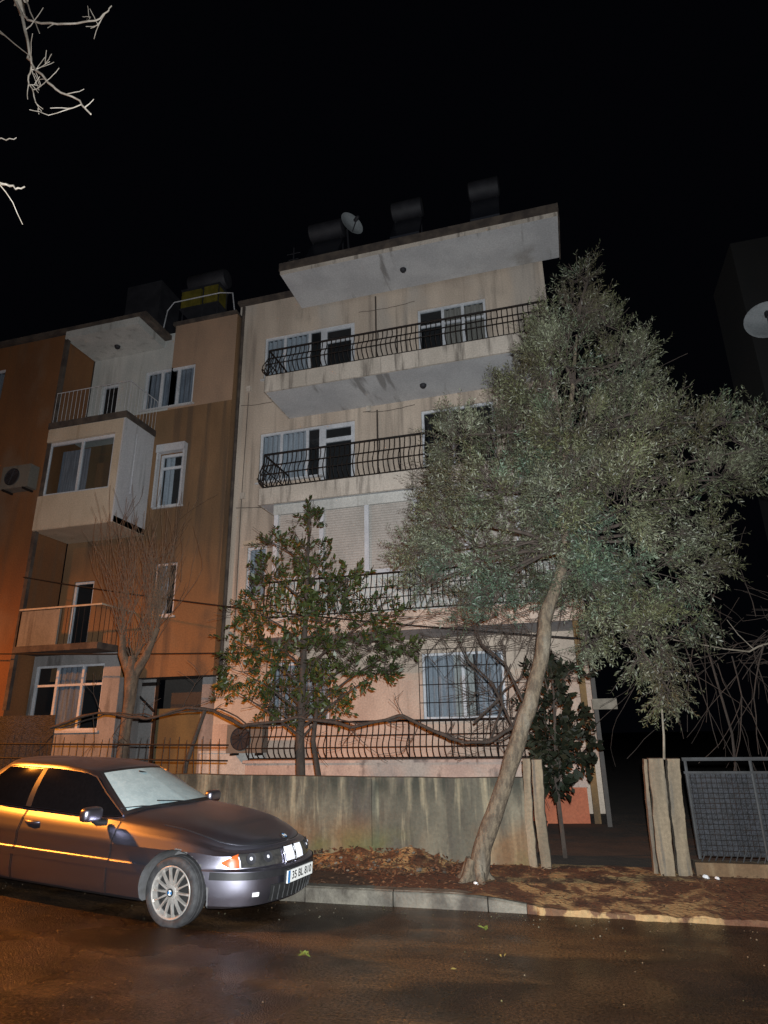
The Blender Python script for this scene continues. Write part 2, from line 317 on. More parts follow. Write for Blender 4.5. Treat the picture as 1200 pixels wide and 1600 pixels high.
# ------------------------------------------------------------------ cream apartment building
B=thing('apartment_building','cream four storey apartment block with curved iron balcony railings, right of the orange block','building',(-3.7,13.4,0))
FY=13.4; BX0,BX1=-7.75,.4
holes=[(-6.95,-5.3,10.42,11.7),(-5.3,-4.42,9.62,11.7),(-2.75,-1.05,9.62,11.68),(-6.95,-5.3,7.5,8.85),(-5.3,-4.42,6.75,8.85),(-2.76,-1.05,6.75,8.83),
       (-7.14,-6.62,4.62,5.86),(-2.95,-1.26,1.83,3.15),(-6.4,-5.0,1.85,3.1)]
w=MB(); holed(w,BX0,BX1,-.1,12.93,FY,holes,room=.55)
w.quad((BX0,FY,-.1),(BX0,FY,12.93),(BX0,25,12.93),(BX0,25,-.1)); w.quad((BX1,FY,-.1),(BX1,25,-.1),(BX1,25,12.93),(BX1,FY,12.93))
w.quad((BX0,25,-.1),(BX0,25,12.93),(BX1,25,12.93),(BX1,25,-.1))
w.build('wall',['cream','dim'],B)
lf=MB(); lf.quad((BX0+.0,FY-.004,1.1),(BX1,FY-.004,1.1),(BX1,FY-.004,1.83),(BX0,FY-.004,1.83))
lf.quad((-5.0,FY-.004,1.834),(-2.95,FY-.004,1.834),(-2.95,FY-.004,2.62),(-5.0,FY-.004,2.62)); lf.quad((-1.26,FY-.004,1.834),(BX1,FY-.004,1.834),(BX1,FY-.004,2.62),(-1.26,FY-.004,2.62))
lf.build('painted_dado','peach',B)
r=MB(); r.box(BX0-.06,BX1+.02,FY-.08,25.05,12.93,13.02); r.box(BX0-.02,-5.88,FY-.03,FY+.1,12.86,12.929); rf=r.build('roof','roofedge',B)
ov=MB(); ov.box(-5.87,.80,11.95,FY-.081,12.36,12.58); o_=ov.build('roof_overhang','soffit',B)
fe=MB(); fe.box(-5.9,.83,11.9,11.948,12.46,12.68); fe.box(-5.9,-5.872,11.95,FY-.082,12.46,12.68); fe.box(.802,.83,11.95,FY-.082,12.3,12.68); fe.box(-5.872,.802,11.95,FY-.082,12.582,12.66); fe.build('eaves_board','roofedge',o_)
ff=MB(); ff.box(-5.875,.802,11.925,11.949,12.362,12.458); ff.build('fascia','slabface',o_)
ceiling_lamp(o_,-2.9,12.6,12.36)
for zb,zt,rt in ((9.16,9.56,10.28),(6.36,6.73,7.56)):
    s=MB(); s.box(-6.15,.36,12.02,FY-.002,zb,zt-.14); bal=s.build('balcony','soffit',B)
    f=MB(); f.box(-6.17,.38,11.97,12.018,zb-.012,zt); f.box(-6.17,-6.152,12.019,FY-.003,zb-.012,zt); f.box(.362,.38,12.019,FY-.003,zb-.012,zt); f.build('balcony_edge','slabface',bal)
    railing(bal,[(-6.1,FY-.05),(-6.1,12.02),(.3,12.02),(.3,FY-.05)],zt+.04,rt)
    ceiling_lamp(bal,-2.55,12.75,zb)
    for xx in (-2.9,-1.5): pass
s=MB(); s.box(-6.15,.36,12.02,FY-.002,3.46,3.70); bal=s.build('balcony','soffit',B)
f=MB(); f.box(-6.17,.38,11.97,12.018,3.45,3.82); f.box(.362,.38,12.019,FY-.003,3.45,3.82); f.box(-6.17,-6.152,12.019,FY-.003,3.45,3.82); f.build('balcony_edge','peach',bal)
railing(bal,[(-5.95,12.0),(.3,12.0)],3.86,4.60,belly=.14)
# glazed-in first floor balcony behind roller shutters
e=MB(); e.box(-5.86,.33,12.10,12.16,3.72,4.64); e.box(-5.86,-5.80,12.161,FY-.003,3.72,6.345); e.box(.27,.33,12.161,FY-.003,3.72,6.345); e.box(-5.86,.33,12.09,12.2,6.12,6.346)
en=e.build('shutter_enclosure','palewall',B)
xs=[-5.80,-4.74,-3.74,-2.70,-1.68,-.66,.27]
for a,b in zip(xs[:-1],xs[1:]):
    sm=MB(); z=4.72
    while z<6.11:
        z2=min(z+.055,6.118); a2,b2=a+.05,b-.05; ym=12.15
        sm.add([(a2,ym,z),(b2,ym,z),(b2,ym-.012,z+.02),(a2,ym-.012,z+.02),(b2,ym-.012,z2-.012),(a2,ym-.012,z2-.012),(b2,ym,z2),(a2,ym,z2)],[(0,1,2,3),(3,2,4,5),(5,4,6,7)]); z=z2
    sh=sm.build('roller_shutter','shutter',en)
    fr=MB(); fr.box(a-.045,a+.05,12.10,12.155,4.70,6.119); fr.box(a+.05,b-.045,12.10,12.155,4.643,4.72); fr.build('frame','white',sh)
# windows
cu='curtain'
for z0,z1 in ((10.42,11.7),(7.5,8.85)):
    d0=9.62 if z0>9 else 6.75
    window(B,-6.95,-5.3,z0,z1,FY,mull=(-6.38,-5.68),curt=((-6.9,-5.72,cu),))
    window(B,-5.3,-4.42,d0,z1,FY,trans=((-5.24,-4.48,z1-.42),),fw=.11,name='balcony_door',sill=False,panel=(-5.19,-4.53,d0+.11,d0+.5))
window(B,-2.75,-1.05,9.62,11.68,FY,mull=(-2.12,-1.62),trans=((-2.69,-1.11,11.2),),name='balcony_door',sill=False,curt=((-2.1,-1.1,'curtain2'),))
window(B,-2.76,-1.05,6.75,8.83,FY,mull=(-2.05,),name='balcony_door',sill=False)
window(B,-7.14,-6.62,4.62,5.86,FY,curt=((-7.1,-6.66,cu),))
bx=MB(); bx.box(-7.2,-6.5,FY-.13,FY-.002,5.90,5.99); bx.build('window_hood','enclosure',B)
def grille(parent,x0,x1,z0,z1,y,nx,nz):
    g=MB()
    for i in range(nx+1): xx=x0+(x1-x0)*i/nx; g.tube([(xx,y,z0),(xx,y,z1)],.009,5)
    for j in range(nz+1): zz=z0+(z1-z0)*j/nz; g.tube([(x0,y+.014,zz),(x1,y+.014,zz)],.009,5)
    return g.build('window_grille','iron',parent)
gw=window(B,-2.95,-1.26,1.83,3.15,FY,mull=(-2.1,),fw=.05,curt=((-2.9,-2.25,cu),(-2.3,-1.9,'palewall'),(-1.85,-1.3,cu)))
grille(gw,-3.0,-1.2,1.80,3.22,FY-.10,9,4)
gl=window(B,-6.4,-5.0,1.85,3.1,FY,mull=(-5.7,),curt=((-6.35,-5.05,cu),)); grille(gl,-6.45,-4.95,1.82,3.14,FY-.10,8,4)
# raised terrace
t=MB(); t.box(-6.2,.10,12.03,FY-.005,.68,1.08); te=t.build('terrace','pinkband',B)
t=MB(); t.box(-6.18,.08,12.05,FY-.005,-.1,.679); t.build('terrace_base','redbase',te)
t=MB(); t.box(-6.24,.14,11.98,FY-.006,1.081,1.13); t.build('terrace_coping','pinkband',te)
railing(te,[(-6.15,12.05),(.04,12.05),(.04,13.3)],1.16,1.80,belly=.15,step=.115)
# pipe stub, boundary tube, cables and stains on the front
pp=MB(); pp.tube([(-3.83,FY-.05,9.0),(-3.83,FY-.05,6.7)],.022,6); pp.tube([(-3.83,FY-.05,12.3),(-3.83,FY-.05,9.6)],.022,6); pp.build('cable_pipe','roofedge',B)
pp=MB(); pp.tube([(-7.62,FY-.05,2.6),(-7.62,FY-.05,12.8)],.045,8); pp.build('boundary_tube','roofedge',B)  # dark tube along the dark line between the two buildings
pp=MB(); pp.box(.145,.25,12.02,12.2,-.1,3.448); pp.build('lit_corner_strip','lit_corner',B)  # ochre strip standing for the building's golden-lit side

cb=MB(); rr_=random.Random(5)
for x0,x1,z in ((-7.5,-6.2,6.9),(-7.55,-6.3,9.75),(-4.3,-2.8,11.95),(-4.2,-2.9,9.02)):
    cb=MB(); cb.tube([(x0+(x1-x0)*i/12,FY-.018,z-.05*math.sin(PI*i/12)+rr_.uniform(-.01,.01)) for i in range(13)],.008,4); cb.build('wall_cable','roofedge',B)
for x,z in ((-7.35,7.2),(-7.35,10.2),(-4.05,9.1)): cb=MB(); cb.box(x-.06,x+.06,FY-.05,FY-.002,z-.08,z+.08); cb.build('junction_box','slabface',B)
cb=MB(); cb.tube([(-7.35,FY-.015,3.4),(-7.37,FY-.015,7.1),(-7.34,FY-.015,10.1)],.009,4); cb.build('wall_cable','roofedge',B)
# ------------------------------------------------------------------ orange apartment building
A=thing('apartment_building','stained orange apartment block with a glazed-in middle balcony, left of the cream block','building',(-11.5,13.1,0))
AY=13.1; WY=12.0
hol=[(-10.37,-8.83,9.9,11.1),(-9.62,-8.88,7.05,8.5),(-9.45,-8.83,4.28,5.58),(-11.7,-11.05,9.3,10.9)]
w=MB()
holed(w,-12.12,-9.56,9.8,12.2,AY,[hol[0][:1]+(-9.56,)+hol[0][2:],(-11.75,-11.2,9.2+.6,10.9)],mi=2)
holed(w,-9.56,-7.66,9.8,12.42,AY,[(-9.56,-8.83,9.9,11.1)],mi=3)
holed(w,-12.12,-7.66,2.88,9.8,AY,[hol[1],hol[2],(-11.75,-11.15,3.62,5.3)],mi=0)
w.quad((-7.66,AY,2.88),(-7.66,13.9,2.88),(-7.66,13.9,12.42),(-7.66,AY,12.42),0)
w.quad((-9.7,AY,2.88),(-9.7,13.9,2.88),(-7.66,13.9,2.88),(-7.66,AY,2.88),4)   # underside of the jetty
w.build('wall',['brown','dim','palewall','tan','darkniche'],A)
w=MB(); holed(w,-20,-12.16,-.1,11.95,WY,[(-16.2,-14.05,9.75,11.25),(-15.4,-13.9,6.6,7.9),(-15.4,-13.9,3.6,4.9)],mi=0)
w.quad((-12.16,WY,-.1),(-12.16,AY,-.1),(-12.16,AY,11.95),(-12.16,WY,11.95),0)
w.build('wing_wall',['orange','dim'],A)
window(A,-16.2,-14.05,9.75,11.25,WY,mull=(-15.4,-14.7),curt=((-16.1,-14.2,'pane_tint'),)); window(A,-15.4,-13.9,6.6,7.9,WY,mull=(-14.6,),curt=((-15.3,-14.1,'pane_tint'),)); window(A,-15.4,-13.9,3.6,4.9,WY)
r=MB(); r.box(-9.62,-7.67,AY-.06,24,12.42,12.52); r.box(-20,-9.66,WY-.08,24,11.99,12.12); r.box(-12.16,-12.06,WY-.05,WY+.05,2.2,11.98); r.build('roof','roofedge',A)
# balcony stack
def slab(z0,z1,m,name='balcony',x1=-9.86): s=MB(); s.box(-12.13,x1,11.92,AY-.004,z0,z1); return s.build(name,m,A)
can=slab(11.76,11.985,'palewall','balcony_canopy'); ceiling_lamp(can,-11.0,12.6,11.76)
b3=slab(9.04,9.2,'palewall'); e=MB(); e.box(-12.15,-9.83,11.88,11.915,9.05,9.22); e.box(-9.856,-9.83,11.916,AY-.006,9.05,9.22); e.build('balcony_edge','roofedge',b3)
rr=MB()
for i in range(19): xx=-12.1+i*.125; rr.tube([(xx,11.95,9.22),(xx,11.95,10.1)],.006,4)
for i in range(10): yy=11.95+i*.125; rr.tube([(-9.88,yy,9.22),(-9.88,yy,10.1)],.006,4)
rr.tube([(-12.1,11.95,10.1),(-9.88,11.95,10.1),(-9.88,AY,10.1)],.012,5); rr.build('railing','greywhite',b3)
b2=slab(6.34,6.5,'enclosure')
e=MB(); e.box(-12.13,-9.90,11.9,11.98,6.35,7.22); e.box(-12.13,-9.90,11.9,11.98,8.68,9.035); e.box(-10.10,-9.9,11.9,11.98,7.22,8.68); en2=e.build('enclosure_front','enclosure',b2)
e=MB(); e.box(-9.9,-9.86,11.9,AY-.006,6.35,9.035); e.box(-9.858,-9.83,12.38,12.44,7.2,8.8); e.build('enclosure_side','greywhite',b2)
e=MB(); e.box(-12.1,-10.13,11.985,12.04,7.225,7.29); e.box(-12.1,-10.13,11.985,12.04,8.60,8.68)
for xx in (-12.1,-11.13,-10.19): e.box(xx,xx+.06,11.983,12.042,7.29,8.6)
ew=e.build('enclosure_window','white',b2); e=MB(); e.quad((-12.1,12.02,7.25),(-10.13,12.02,7.25),(-10.13,12.02,8.65),(-12.1,12.02,8.65)); e.build('pane','glass',ew)
e=MB(); e.quad((-10.85,12.3,7.25),(-10.2,12.3,7.25),(-10.2,12.3,8.1),(-10.85,12.3,8.1)); e.build('inner_tint_sheet','brown',ew); e=MB(); e.quad((-12.05,12.4,7.25),(-11.2,12.4,7.25),(-11.2,12.4,8.62),(-12.05,12.4,8.62)); e.build('inner_tint_sheet','pane_tint',ew)  # added sheets colour the panes: brown interior, blue-grey reflection
b1=slab(3.44,3.58,'roofedge')
e=MB(); e.box(-12.1,-11.0,11.95,12.0,3.585,4.38); e.build('balcony_panel','dullpanel',b1)
e=MB()
for i in range(8): e.tube([(-10.95+i*.15,11.97,3.58),(-10.95+i*.15,11.97,4.41)],.008,4)
for i in range(8): e.tube([(-9.9,11.97+i*.15,3.58),(-9.9,11.97+i*.15,4.41)],.008,4)
e.build('railing_bars','iron',b1)
e=MB(); e.tube([(-12.12,11.94,4.42),(-9.88,11.94,4.42),(-9.88,AY,4.42)],.022,6); e.build('handrail','enclosure',b1)
window(A,-10.37,-8.83,9.9,11.1,AY,mull=(-9.86,-9.35),fw=.07,curt=((-10.32,-9.6,'pane_tint'),(-9.5,-8.9,'pane_tint')))
window(A,-9.62,-8.88,7.05,8.5,AY,fw=.07,curt=((-9.55,-9.3,cu),(-9.1,-8.95,cu)),trans=((-9.55,-8.95,8.12),))
bx=MB(); bx.box(-9.66,-8.84,AY-.16,AY-.002,8.51,8.72); bx.box(-9.66,-9.61,AY-.12,AY-.002,7.02,8.508); bx.box(-8.89,-8.84,AY-.12,AY-.002,7.02,8.508); bx.build('window_hood','greywhite',A)
window(A,-9.45,-8.83,4.28,5.58,AY,fw=.06,curt=((-9.42,-9.15,cu),))
window(A,-11.75,-11.2,9.8,10.9,AY,name='balcony_door',sill=False); window(A,-11.75,-11.15,3.62,5.3,AY,name='balcony_door',sill=False)
# ground floor
w=MB(); holed(w,-12.12,-9.7,-.1,3.43,12.6,[(-12.05,-10.15,1.75,3.2)],mi=0); w.box(-10.02,-9.3,13.45,13.52,-.1,2.87); w.box(-8.12,-7.76,13.45,13.52,-.1,2.87)
w.quad((-9.7,12.6,-.1),(-9.7,13.7,-.1),(-9.7,13.7,2.87),(-9.7,12.6,2.87)); w.build('ground_floor_wall',['greywhite2','dim'],A)
window(A,-12.05,-10.15,1.75,3.2,12.6,mull=(-11.45,-10.75),trans=((-12.0,-10.2,2.75),),fw=.05,curt=((-11.5,-10.7,'pane_tint'),))
w=MB(); w.box(-9.3,-8.12,13.75,13.8,-.1,2.87); nb=w.build('entrance_recess','darkniche',A)
w=MB(); w.box(-9.28,-8.14,13.5,13.56,-.1,2.1); w.box(-9.29,-8.13,13.48,13.499,2.06,2.2); w.build('entrance_screen','ochre',nb)
w=MB(); w.box(-9.32,-9.24,13.42,13.449,-.1,2.87); w.box(-9.98,-9.3,13.42,13.449,2.72,2.8); w.box(-9.98,-9.3,13.42,13.449,1.9,1.94); w.tube([(-9.98,13.4,2.7),(-9.3,13.4,2.15)],.03,5); w.build('door_frame','iron',nb)

# ------------------------------------------------------------------ dark neighbour on the right
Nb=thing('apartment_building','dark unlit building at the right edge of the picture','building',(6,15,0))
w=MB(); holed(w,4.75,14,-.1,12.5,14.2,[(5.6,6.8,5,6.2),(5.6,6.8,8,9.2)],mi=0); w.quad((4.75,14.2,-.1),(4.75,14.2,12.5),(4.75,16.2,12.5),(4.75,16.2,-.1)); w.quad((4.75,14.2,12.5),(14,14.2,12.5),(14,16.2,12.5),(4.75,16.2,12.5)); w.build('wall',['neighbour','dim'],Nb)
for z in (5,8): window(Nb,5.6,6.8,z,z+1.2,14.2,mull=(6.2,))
for z in (3.4,6.4): 
    w=MB(); w.box(4.78,8,13.2,14.195,z,z+.16); w.box(4.78,8,13.2,13.26,z+.161,z+.9); w.build('balcony','neighbour',Nb)

# ------------------------------------------------------------------ rooftop things
def dish(name,label,c,rad,nrm,rim=True,post=None):
    t=thing(name,label,'satellite dish',c); n=V(nrm).normalized()
    d=MB(); d.lathe([(.001,0),(rad*.4,.03*rad),(rad*.75,.13*rad),(rad,.26*rad),(rad*1.03,.26*rad),(rad*1.0,.235*rad),(rad*.74,.10*rad),(rad*.4,.0),(.001,-.03*rad)],28,V(c),n); d.build('reflector','dish',t,smooth=40)
    f=V(c)+n*rad*.95+V((0,0,-.12*rad)); a=n.orthogonal().normalized()
    m=MB(); m.tube([V(c)-V((0,0,rad*.95))+n*rad*.24,f],.018,6); m.lathe([(.001,-.1),(.05,-.1),(.055,.03),(.03,.08),(.001,.08)],10,f,n); m.build('feed_arm','tank',t,smooth=50)
    p=MB(); b=V(c)-n*.03; q=V(post) if post else b-n*.5
    p.tube([b,b-n*.14,q],.03,6); p.build('mount','tank',t)
    return t
dish('satellite_dish','large pale round satellite dish on the dark building at right',(4.99,13.82,9.98),.445,(-.28,-.95,.05),post=(5.0,14.19,9.85))
dish('satellite_dish','small faint satellite dish beside the leftmost roof tank of the cream block',(-4.5,13.3,14.75),.34,(.75,-.6,.1),post=(-4.6,13.7,13.03))
def heater(label,x0,x1,y,zb,zt,roof,mt='tank'):
    t=thing('solar_water_heater',label,'water heater',((x0+x1)/2,y+.5,roof),'solar water heaters on the roof of the cream block'); h=zt-zb
    m=MB(); zc=zt-.27; m.lathe([(.001,0),(.2,.005),(.255,.04),(.255,x1-x0-.04),(.2,x1-x0-.005),(.001,x1-x0)],18,(x0,y+.3,zc),(1,0,0)); m.build('drum',mt,t,smooth=40)
    m=MB(); a,b=zb-.05,zc-.3; m.add([(x0+.05,y-.2,a),(x1-.05,y-.2,a),(x1-.05,y+.35,b),(x0+.05,y+.35,b),(x0+.05,y-.16,a-.07),(x1-.05,y-.16,a-.07),(x1-.05,y+.40,b-.07),(x0+.05,y+.40,b-.07)],[(0,1,2,3),(4,7,6,5),(0,4,5,1),(1,5,6,2),(2,6,7,3),(3,7,4,0)]); m.build('collector','collector',t)
    m=MB()
    for xx in (x0+.1,x1-.1):
        m.tube([(xx,y+.55,roof),(xx,y+.45,zc-.2)],.022,5); m.tube([(xx,y-.18,roof),(xx,y-.16,a)],.022,5); m.tube([(xx,y-.18,a-.1),(xx,y+.5,b)],.018,5); m.tube([(xx,y+.3,b-.05),(xx,y+.3,zc-.24)],.02,5)
    for zz in (roof+.4,zb-.1): m.tube([(x0+.1,y-.17,zz),(x1-.1,y-.17,zz)],.016,5)
    m.build('stand','tank',t); return t
heater('solar water heater at the left end of the cream roof, beside the dish',-5.9,-4.85,13.5,14.0,15.5,13.02)
heater('solar water heater in the middle of the cream roof',-3.45,-2.55,13.5,14.1,15.6,13.02)
heater('highest and rightmost solar water heater on the cream roof',-1.3,-.45,13.5,14.1,15.7,13.02)
an=thing('antenna_pole','thin antenna pole at the left corner of the cream roof','antenna',(-6.3,13.6,13.02)); m=MB(); m.tube([(-6.3,13.6,13.02),(-6.3,13.6,14.7)],.02,6); m.tube([(-6.5,13.6,14.5),(-6.1,13.6,14.5)],.01,5); m.tube([(-6.45,13.6,14.3),(-6.15,13.6,14.3)],.01,5); m.build('mast','tank',an)
cr=thing('rooftop_tank','yellowed water drum on a rack above the orange block','water tank',(-9.2,13.8,12.52))
m=MB(); m.lathe([(.001,0),(.26,.02),(.29,.06),(.29,1.2),(.26,1.25),(.001,1.27)],16,(-9.85,14.0,14.5),(1,0,0)); m.build('drum','tank',cr,smooth=40)
m=MB(); m.box(-9.95,-9.3,13.75,14.3,13.55,14.12); m.box(-9.2,-8.75,13.75,14.3,13.6,14.15); m.build('crate','crate',cr)
m=MB()
for xx in (-9.9,-9.25,-8.75):
    for yy in (13.8,14.25): m.tube([(xx,yy,12.52),(xx,yy,14.22)],.022,5)
m.box(-9.98,-8.7,13.74,14.31,13.50,13.545); m.box(-9.98,-8.7,13.74,14.31,14.16,14.21); m.build('rack','tank',cr)
rl=thing('roof_rail','thin bent pipe rail along the edge of the orange roof','rail',(-9,13.3,12.52)); m=MB()
m.tube([(-10.3,13.5,12.55),(-10.2,13.5,13.35),(-10.0,13.5,13.6),(-8.5,13.5,13.6),(-8.1,13.5,13.5),(-7.95,13.5,12.55)],.017,6); m.build('pipe','greywhite',rl)
dk=thing('rooftop_tank','dark boxy tank left of the yellowed drum on the orange block','water tank',(-11.4,14.0,12.12)); m=MB(); m.box(-11.95,-10.75,13.8,14.8,13.4,14.8); m.build('tank_body','tank',dk)
m=MB()
for xx in (-11.9,-10.8):
    for yy in (13.85,14.75): m.tube([(xx,yy,12.12),(xx,yy,13.4)],.03,5)
m.build('stand','tank',dk)
# air-conditioner boxes
def aircon(label,x,y,z,dx=.8,dz=.56):
    t=thing('air_conditioner',label,'air conditioner',(x,y,z)); m=MB(); m.box(x,x+dx,y-.30,y-.02,z,z+dz); m.build('casing','dullpanel',t)
    m=MB(); m.lathe([(.001,0),(.2,0),(.215,.012),(.23,0)],24,(x+dx*.4,y-.318,z+dz*.5),(0,-1,0))
    for k in range(5): a=PI*k/5; c,s_=math.cos(a)*.2,math.sin(a)*.2; m.tube([(x+dx*.4-c,y-.325,z+dz*.5-s_),(x+dx*.4+c,y-.325,z+dz*.5+s_)],.006,4)
    m.build('fan_grille','tank',t); m=MB(); m.box(x+.1,x+.14,y-.32,y-.001,z-.05,z-.005); m.box(x+dx-.14,x+dx-.1,y-.32,y-.001,z-.05,z-.005); m.build('bracket','iron',t)
aircon('white air conditioner on the orange wing left of the glazed-in balcony',-13.15,12.0,7.45,.85,.6)
aircon('white air conditioner standing at the left end of the ground terrace',-6.95,12.9,1.25,.8,.55)
wl=thing('low_yard_wall','pale low wall between the two blocks, behind the garden railing','wall',(-7.0,12.6,0)); m=MB(); m.box(-7.74,-6.25,12.92,13.05,0,1.24); m.box(-7.76,-6.24,12.9,13.07,1.241,1.29); m.build('wall_body','palewall',wl)

# ------------------------------------------------------------------ garden wall, rail, posts, gate panel
gwl=thing('garden_wall','stained low concrete garden wall running behind the parked car','wall',(-3,8.35,0))
b=MB(); xs=[-12+ i*.25 for i in range(46)]; xs[-1]=-.66
for i in range(len(xs)-1):
    a,c=xs[i],xs[i+1]
    def tz(q): return 1.065+.012*noise.noise(V((q*1.7,0,0)))+max(0,-2-q)*.012
    ya,yc=[8.30+.012*noise.noise(V((q*1.3,7,0))) for q in (a,c)]
    b.add([(a,ya,-.1),(c,yc,-.1),(c,yc,tz(c)),(a,ya,tz(a)),(a,8.48,tz(a)),(c,8.48,tz(c)),(c,8.48,-.1),(a,8.48,-.1)],[(0,1,2,3),(3,2,5,4),(4,5,6,7)])
b.quad((-.66,8.3,-.1),(-.66,8.48,-.1),(-.66,8.48,1.06),(-.66,8.3,1.06)); b.build('wall_body','concrete',gwl)
b=MB(); b.box(-2.62,-2.52,8.27,8.296,.3,1.05); b.build('pilaster','concrete',gwl)
fr=thing('wall_railing','dark spiky iron railing on top of the garden wall, behind the car roof','railing',(-7.4,8.4,1.1)); b=MB()
for zz in (1.27,1.47): b.tube([(-12,8.4,zz+.12),(-4.6,8.4,zz)],.012,5)
x=-12
while x<-4.6:
    q=1.10+max(0,-2-x)*.012; h=.40+random.uniform(-.05,.09); b.tube([(x,8.4,q-.03),(x+random.uniform(-.03,.03),8.4,q+h)],.006,4); x+=.13
b.build('bars','iron',fr)
mf=thing('mesh_screen','dark netting screen hung behind the railing in front of the left ground floor window','screen',(-9.2,8.9,0)); b=MB()
n=24; b.add([(-12+4.1*i/n,8.8+.05*math.sin(i*.9),z) for z in (.1,1.95) for i in range(n+1)],[(i,i+1,n+2+i,n+1+i) for i in range(n)]); b.build('netting','meshpanel',mf,smooth=60)
b=MB()
for xx in (-11.9,-10.5,-9.2,-7.95): b.tube([(xx,8.86,0),(xx,8.86,1.85)],.025,5)
b.build('stakes','darkbark',mf)
def plank(par,pts,w,d,y,name='slab'):
    """weathered slab through (x,z) centre points, width w"""
    b=MB(); n=26; vs=[]
    for i in range(n+1):
        t=i/n; k=t*(len(pts)-1); j=min(int(k),len(pts)-2); u=k-j
        x=pts[j][0]*(1-u)+pts[j+1][0]*u; z=pts[j][1]*(1-u)+pts[j+1][1]*u
        a=.012*noise.noise(V((z*4,x*9,1)))+.008*noise.noise(V((z*15,x*9,2))); c=.012*noise.noise(V((z*4,x*9,5)))+.008*noise.noise(V((z*15,x*9,6))); yy=y+.01*noise.noise(V((z*3,x*5,9)))
        vs+=[(x-w/2+a,yy+.006,z),(x-w/2+a+.012,yy,z),(x+w/2+c-.012,yy,z),(x+w/2+c,yy+.006,z),(x+w/2+c,y+d,z),(x-w/2+a,y+d,z)]
    fs=[(6*i+j,6*i+(j+1)%6,6*i+6+(j+1)%6,6*i+6+j) for i in range(n) for j in range(6)]+[(0,5,4,3,2,1),tuple(6*n+j for j in range(6))]
    b.add(vs,fs); return b.build(name,'post',par,smooth=35)
p1=thing('gate_post','weathered two-slab gate post at the right end of the stained garden wall','gate post',(-.53,8.25,.1),'gate posts')
plank(p1,[(-.605,.05),(-.62,.6),(-.60,1.28)],.085,.16,8.21); plank(p1,[(-.468,.05),(-.49,.7),(-.478,1.27)],.115,.2,8.17)
p2=thing('gate_post','weathered two-slab gate post on the right of the dark path opening','gate post',(.9,8.06,.1),'gate posts')
plank(p2,[(.765,.03),(.775,.55),(.80,.95),(.815,1.28)],.155,.2,8.03); plank(p2,[(.935,.03),(.955,.6),(.965,.9),(.995,1.275)],.125,.2,8.06); plank(p2,[(.66,.03),(.675,.7),(.71,1.27)],.035,.2,8.10)
gp=thing('fence_panel','dark mesh fence panel with a top rail, right of the gate posts','fence',(2.5,8.1,0))
b=MB(); n=40; b.add([(1.09+4*i/n,8.1+.01*math.sin(i*1.3),z) for z in (.33,1.13) for i in range(n+1)],[(i,i+1,n+2+i,n+1+i) for i in range(n)]); b.build('mesh_sheet','meshpanel',gp)
b=MB()
for i in range(81): b.tube([(1.09+4*i/80,8.09,.33),(1.09+4*i/80,8.09,1.13)],.0032,4,cap=False)
for i in range(17): b.tube([(1.09,8.086,.33+.05*i),(5.09,8.086,.33+.05*i)],.0032,4,cap=False)
b.build('wire_mesh','iron',gp)
b=MB(); b.tube([(1.08,8.08,1.27),(5.1,8.08,1.27)],.02,6); b.tube([(1.08,8.085,1.135),(5.1,8.085,1.135)],.014,6)
for xx in (1.11,1.75,2.6,3.5): b.tube([(xx,8.09,.3),(xx,8.09,1.27)],.017,6)
b.build('frame','galv',gp)
b=MB(); b.box(1.05,5.1,8.06,8.24,-.05,.27); b.build('plinth','concrete',gp)
b=MB()
for i in range(60): 
    xx=1.12+i*.065; b.tube([(xx,8.07,.275+.02*random.random()),(xx+.05,8.065,.36+.05*random.random())],.006,4)
b.build('torn_edge','galv',gp)
b=MB()
for k in range(260):
    x,y=random.uniform(-7,3.2),random.uniform(2.6,6.85)
    if random.random()<.5: y=6.86-abs(random.gauss(0,.25))
    r_=random.uniform(.0025,.007)*(1.5 if random.random()<.06 else 1); z=gz(x)+r_*.5
    b.add([(x-r_,y,z),(x,y-r_*.8,z),(x+r_,y,z),(x,y+r_,z),(x,y,z+r_),(x,y,z-r_)],[(0,1,4),(1,2,4),(2,3,4),(3,0,4),(1,0,5),(2,1,5),(3,2,5),(0,3,5)])
struct(b.build('road_grit','concrete'),'stuff')
# rubble heap
rh=thing('soil_heap','low heap of soil, stones and dead leaves against the garden wall','soil heap',(-2.4,8.05,.1))
b=MB(); nx,ny=44,14; vs=[]
for j in range(ny+1):
    for i in range(nx+1):
        x=-3.7+2.6*i/nx; y=7.45+.84*j/ny
        h=.13*math.exp(-((x+2.75)/.75)**2)+.12*math.exp(-((x+1.95)/.35)**2)
        t=max(0,(y-7.45)/.84); z=rampz(x,y)-.03+h*t**1.4*(1+.5*noise.noise(V((x*5,y*5,2))))+.03*noise.noise(V((x*14,y*14,2)))*t
        vs.append((x,y,z))
b.add(vs,[(j*(nx+1)+i,j*(nx+1)+i+1,(j+1)*(nx+1)+i+1,(j+1)*(nx+1)+i) for j in range(ny) for i in range(nx)]); b.build('soil','soil',rh,smooth=70)
def hp():
    while True:
        x=random.gauss(-2.4,.7); y=random.uniform(7.5,8.27); t=(y-7.45)/.84
        h=.13*math.exp(-((x+2.75)/.75)**2)+.12*math.exp(-((x+1.95)/.35)**2)
        if -3.7<x<-1.1: return (x,y,rampz(x,y)+h*t**1.4+.012)
struct(leafcards(700,hp,.06,'dead_leaves','litter',rh,flat=.8),'stuff')
b=MB()
for k in range(26):
    p=V(hp()); r_=random.uniform(.012,.045); b.lathe([(.001,-r_*.6),(r_*.8,-r_*.3),(r_,.1*r_),(r_*.6,r_*.5),(.001,r_*.6)],6,p,(random.uniform(-.4,.4),random.uniform(-.4,.4),1))
struct(b.build('stones','kerb',rh),'stuff')
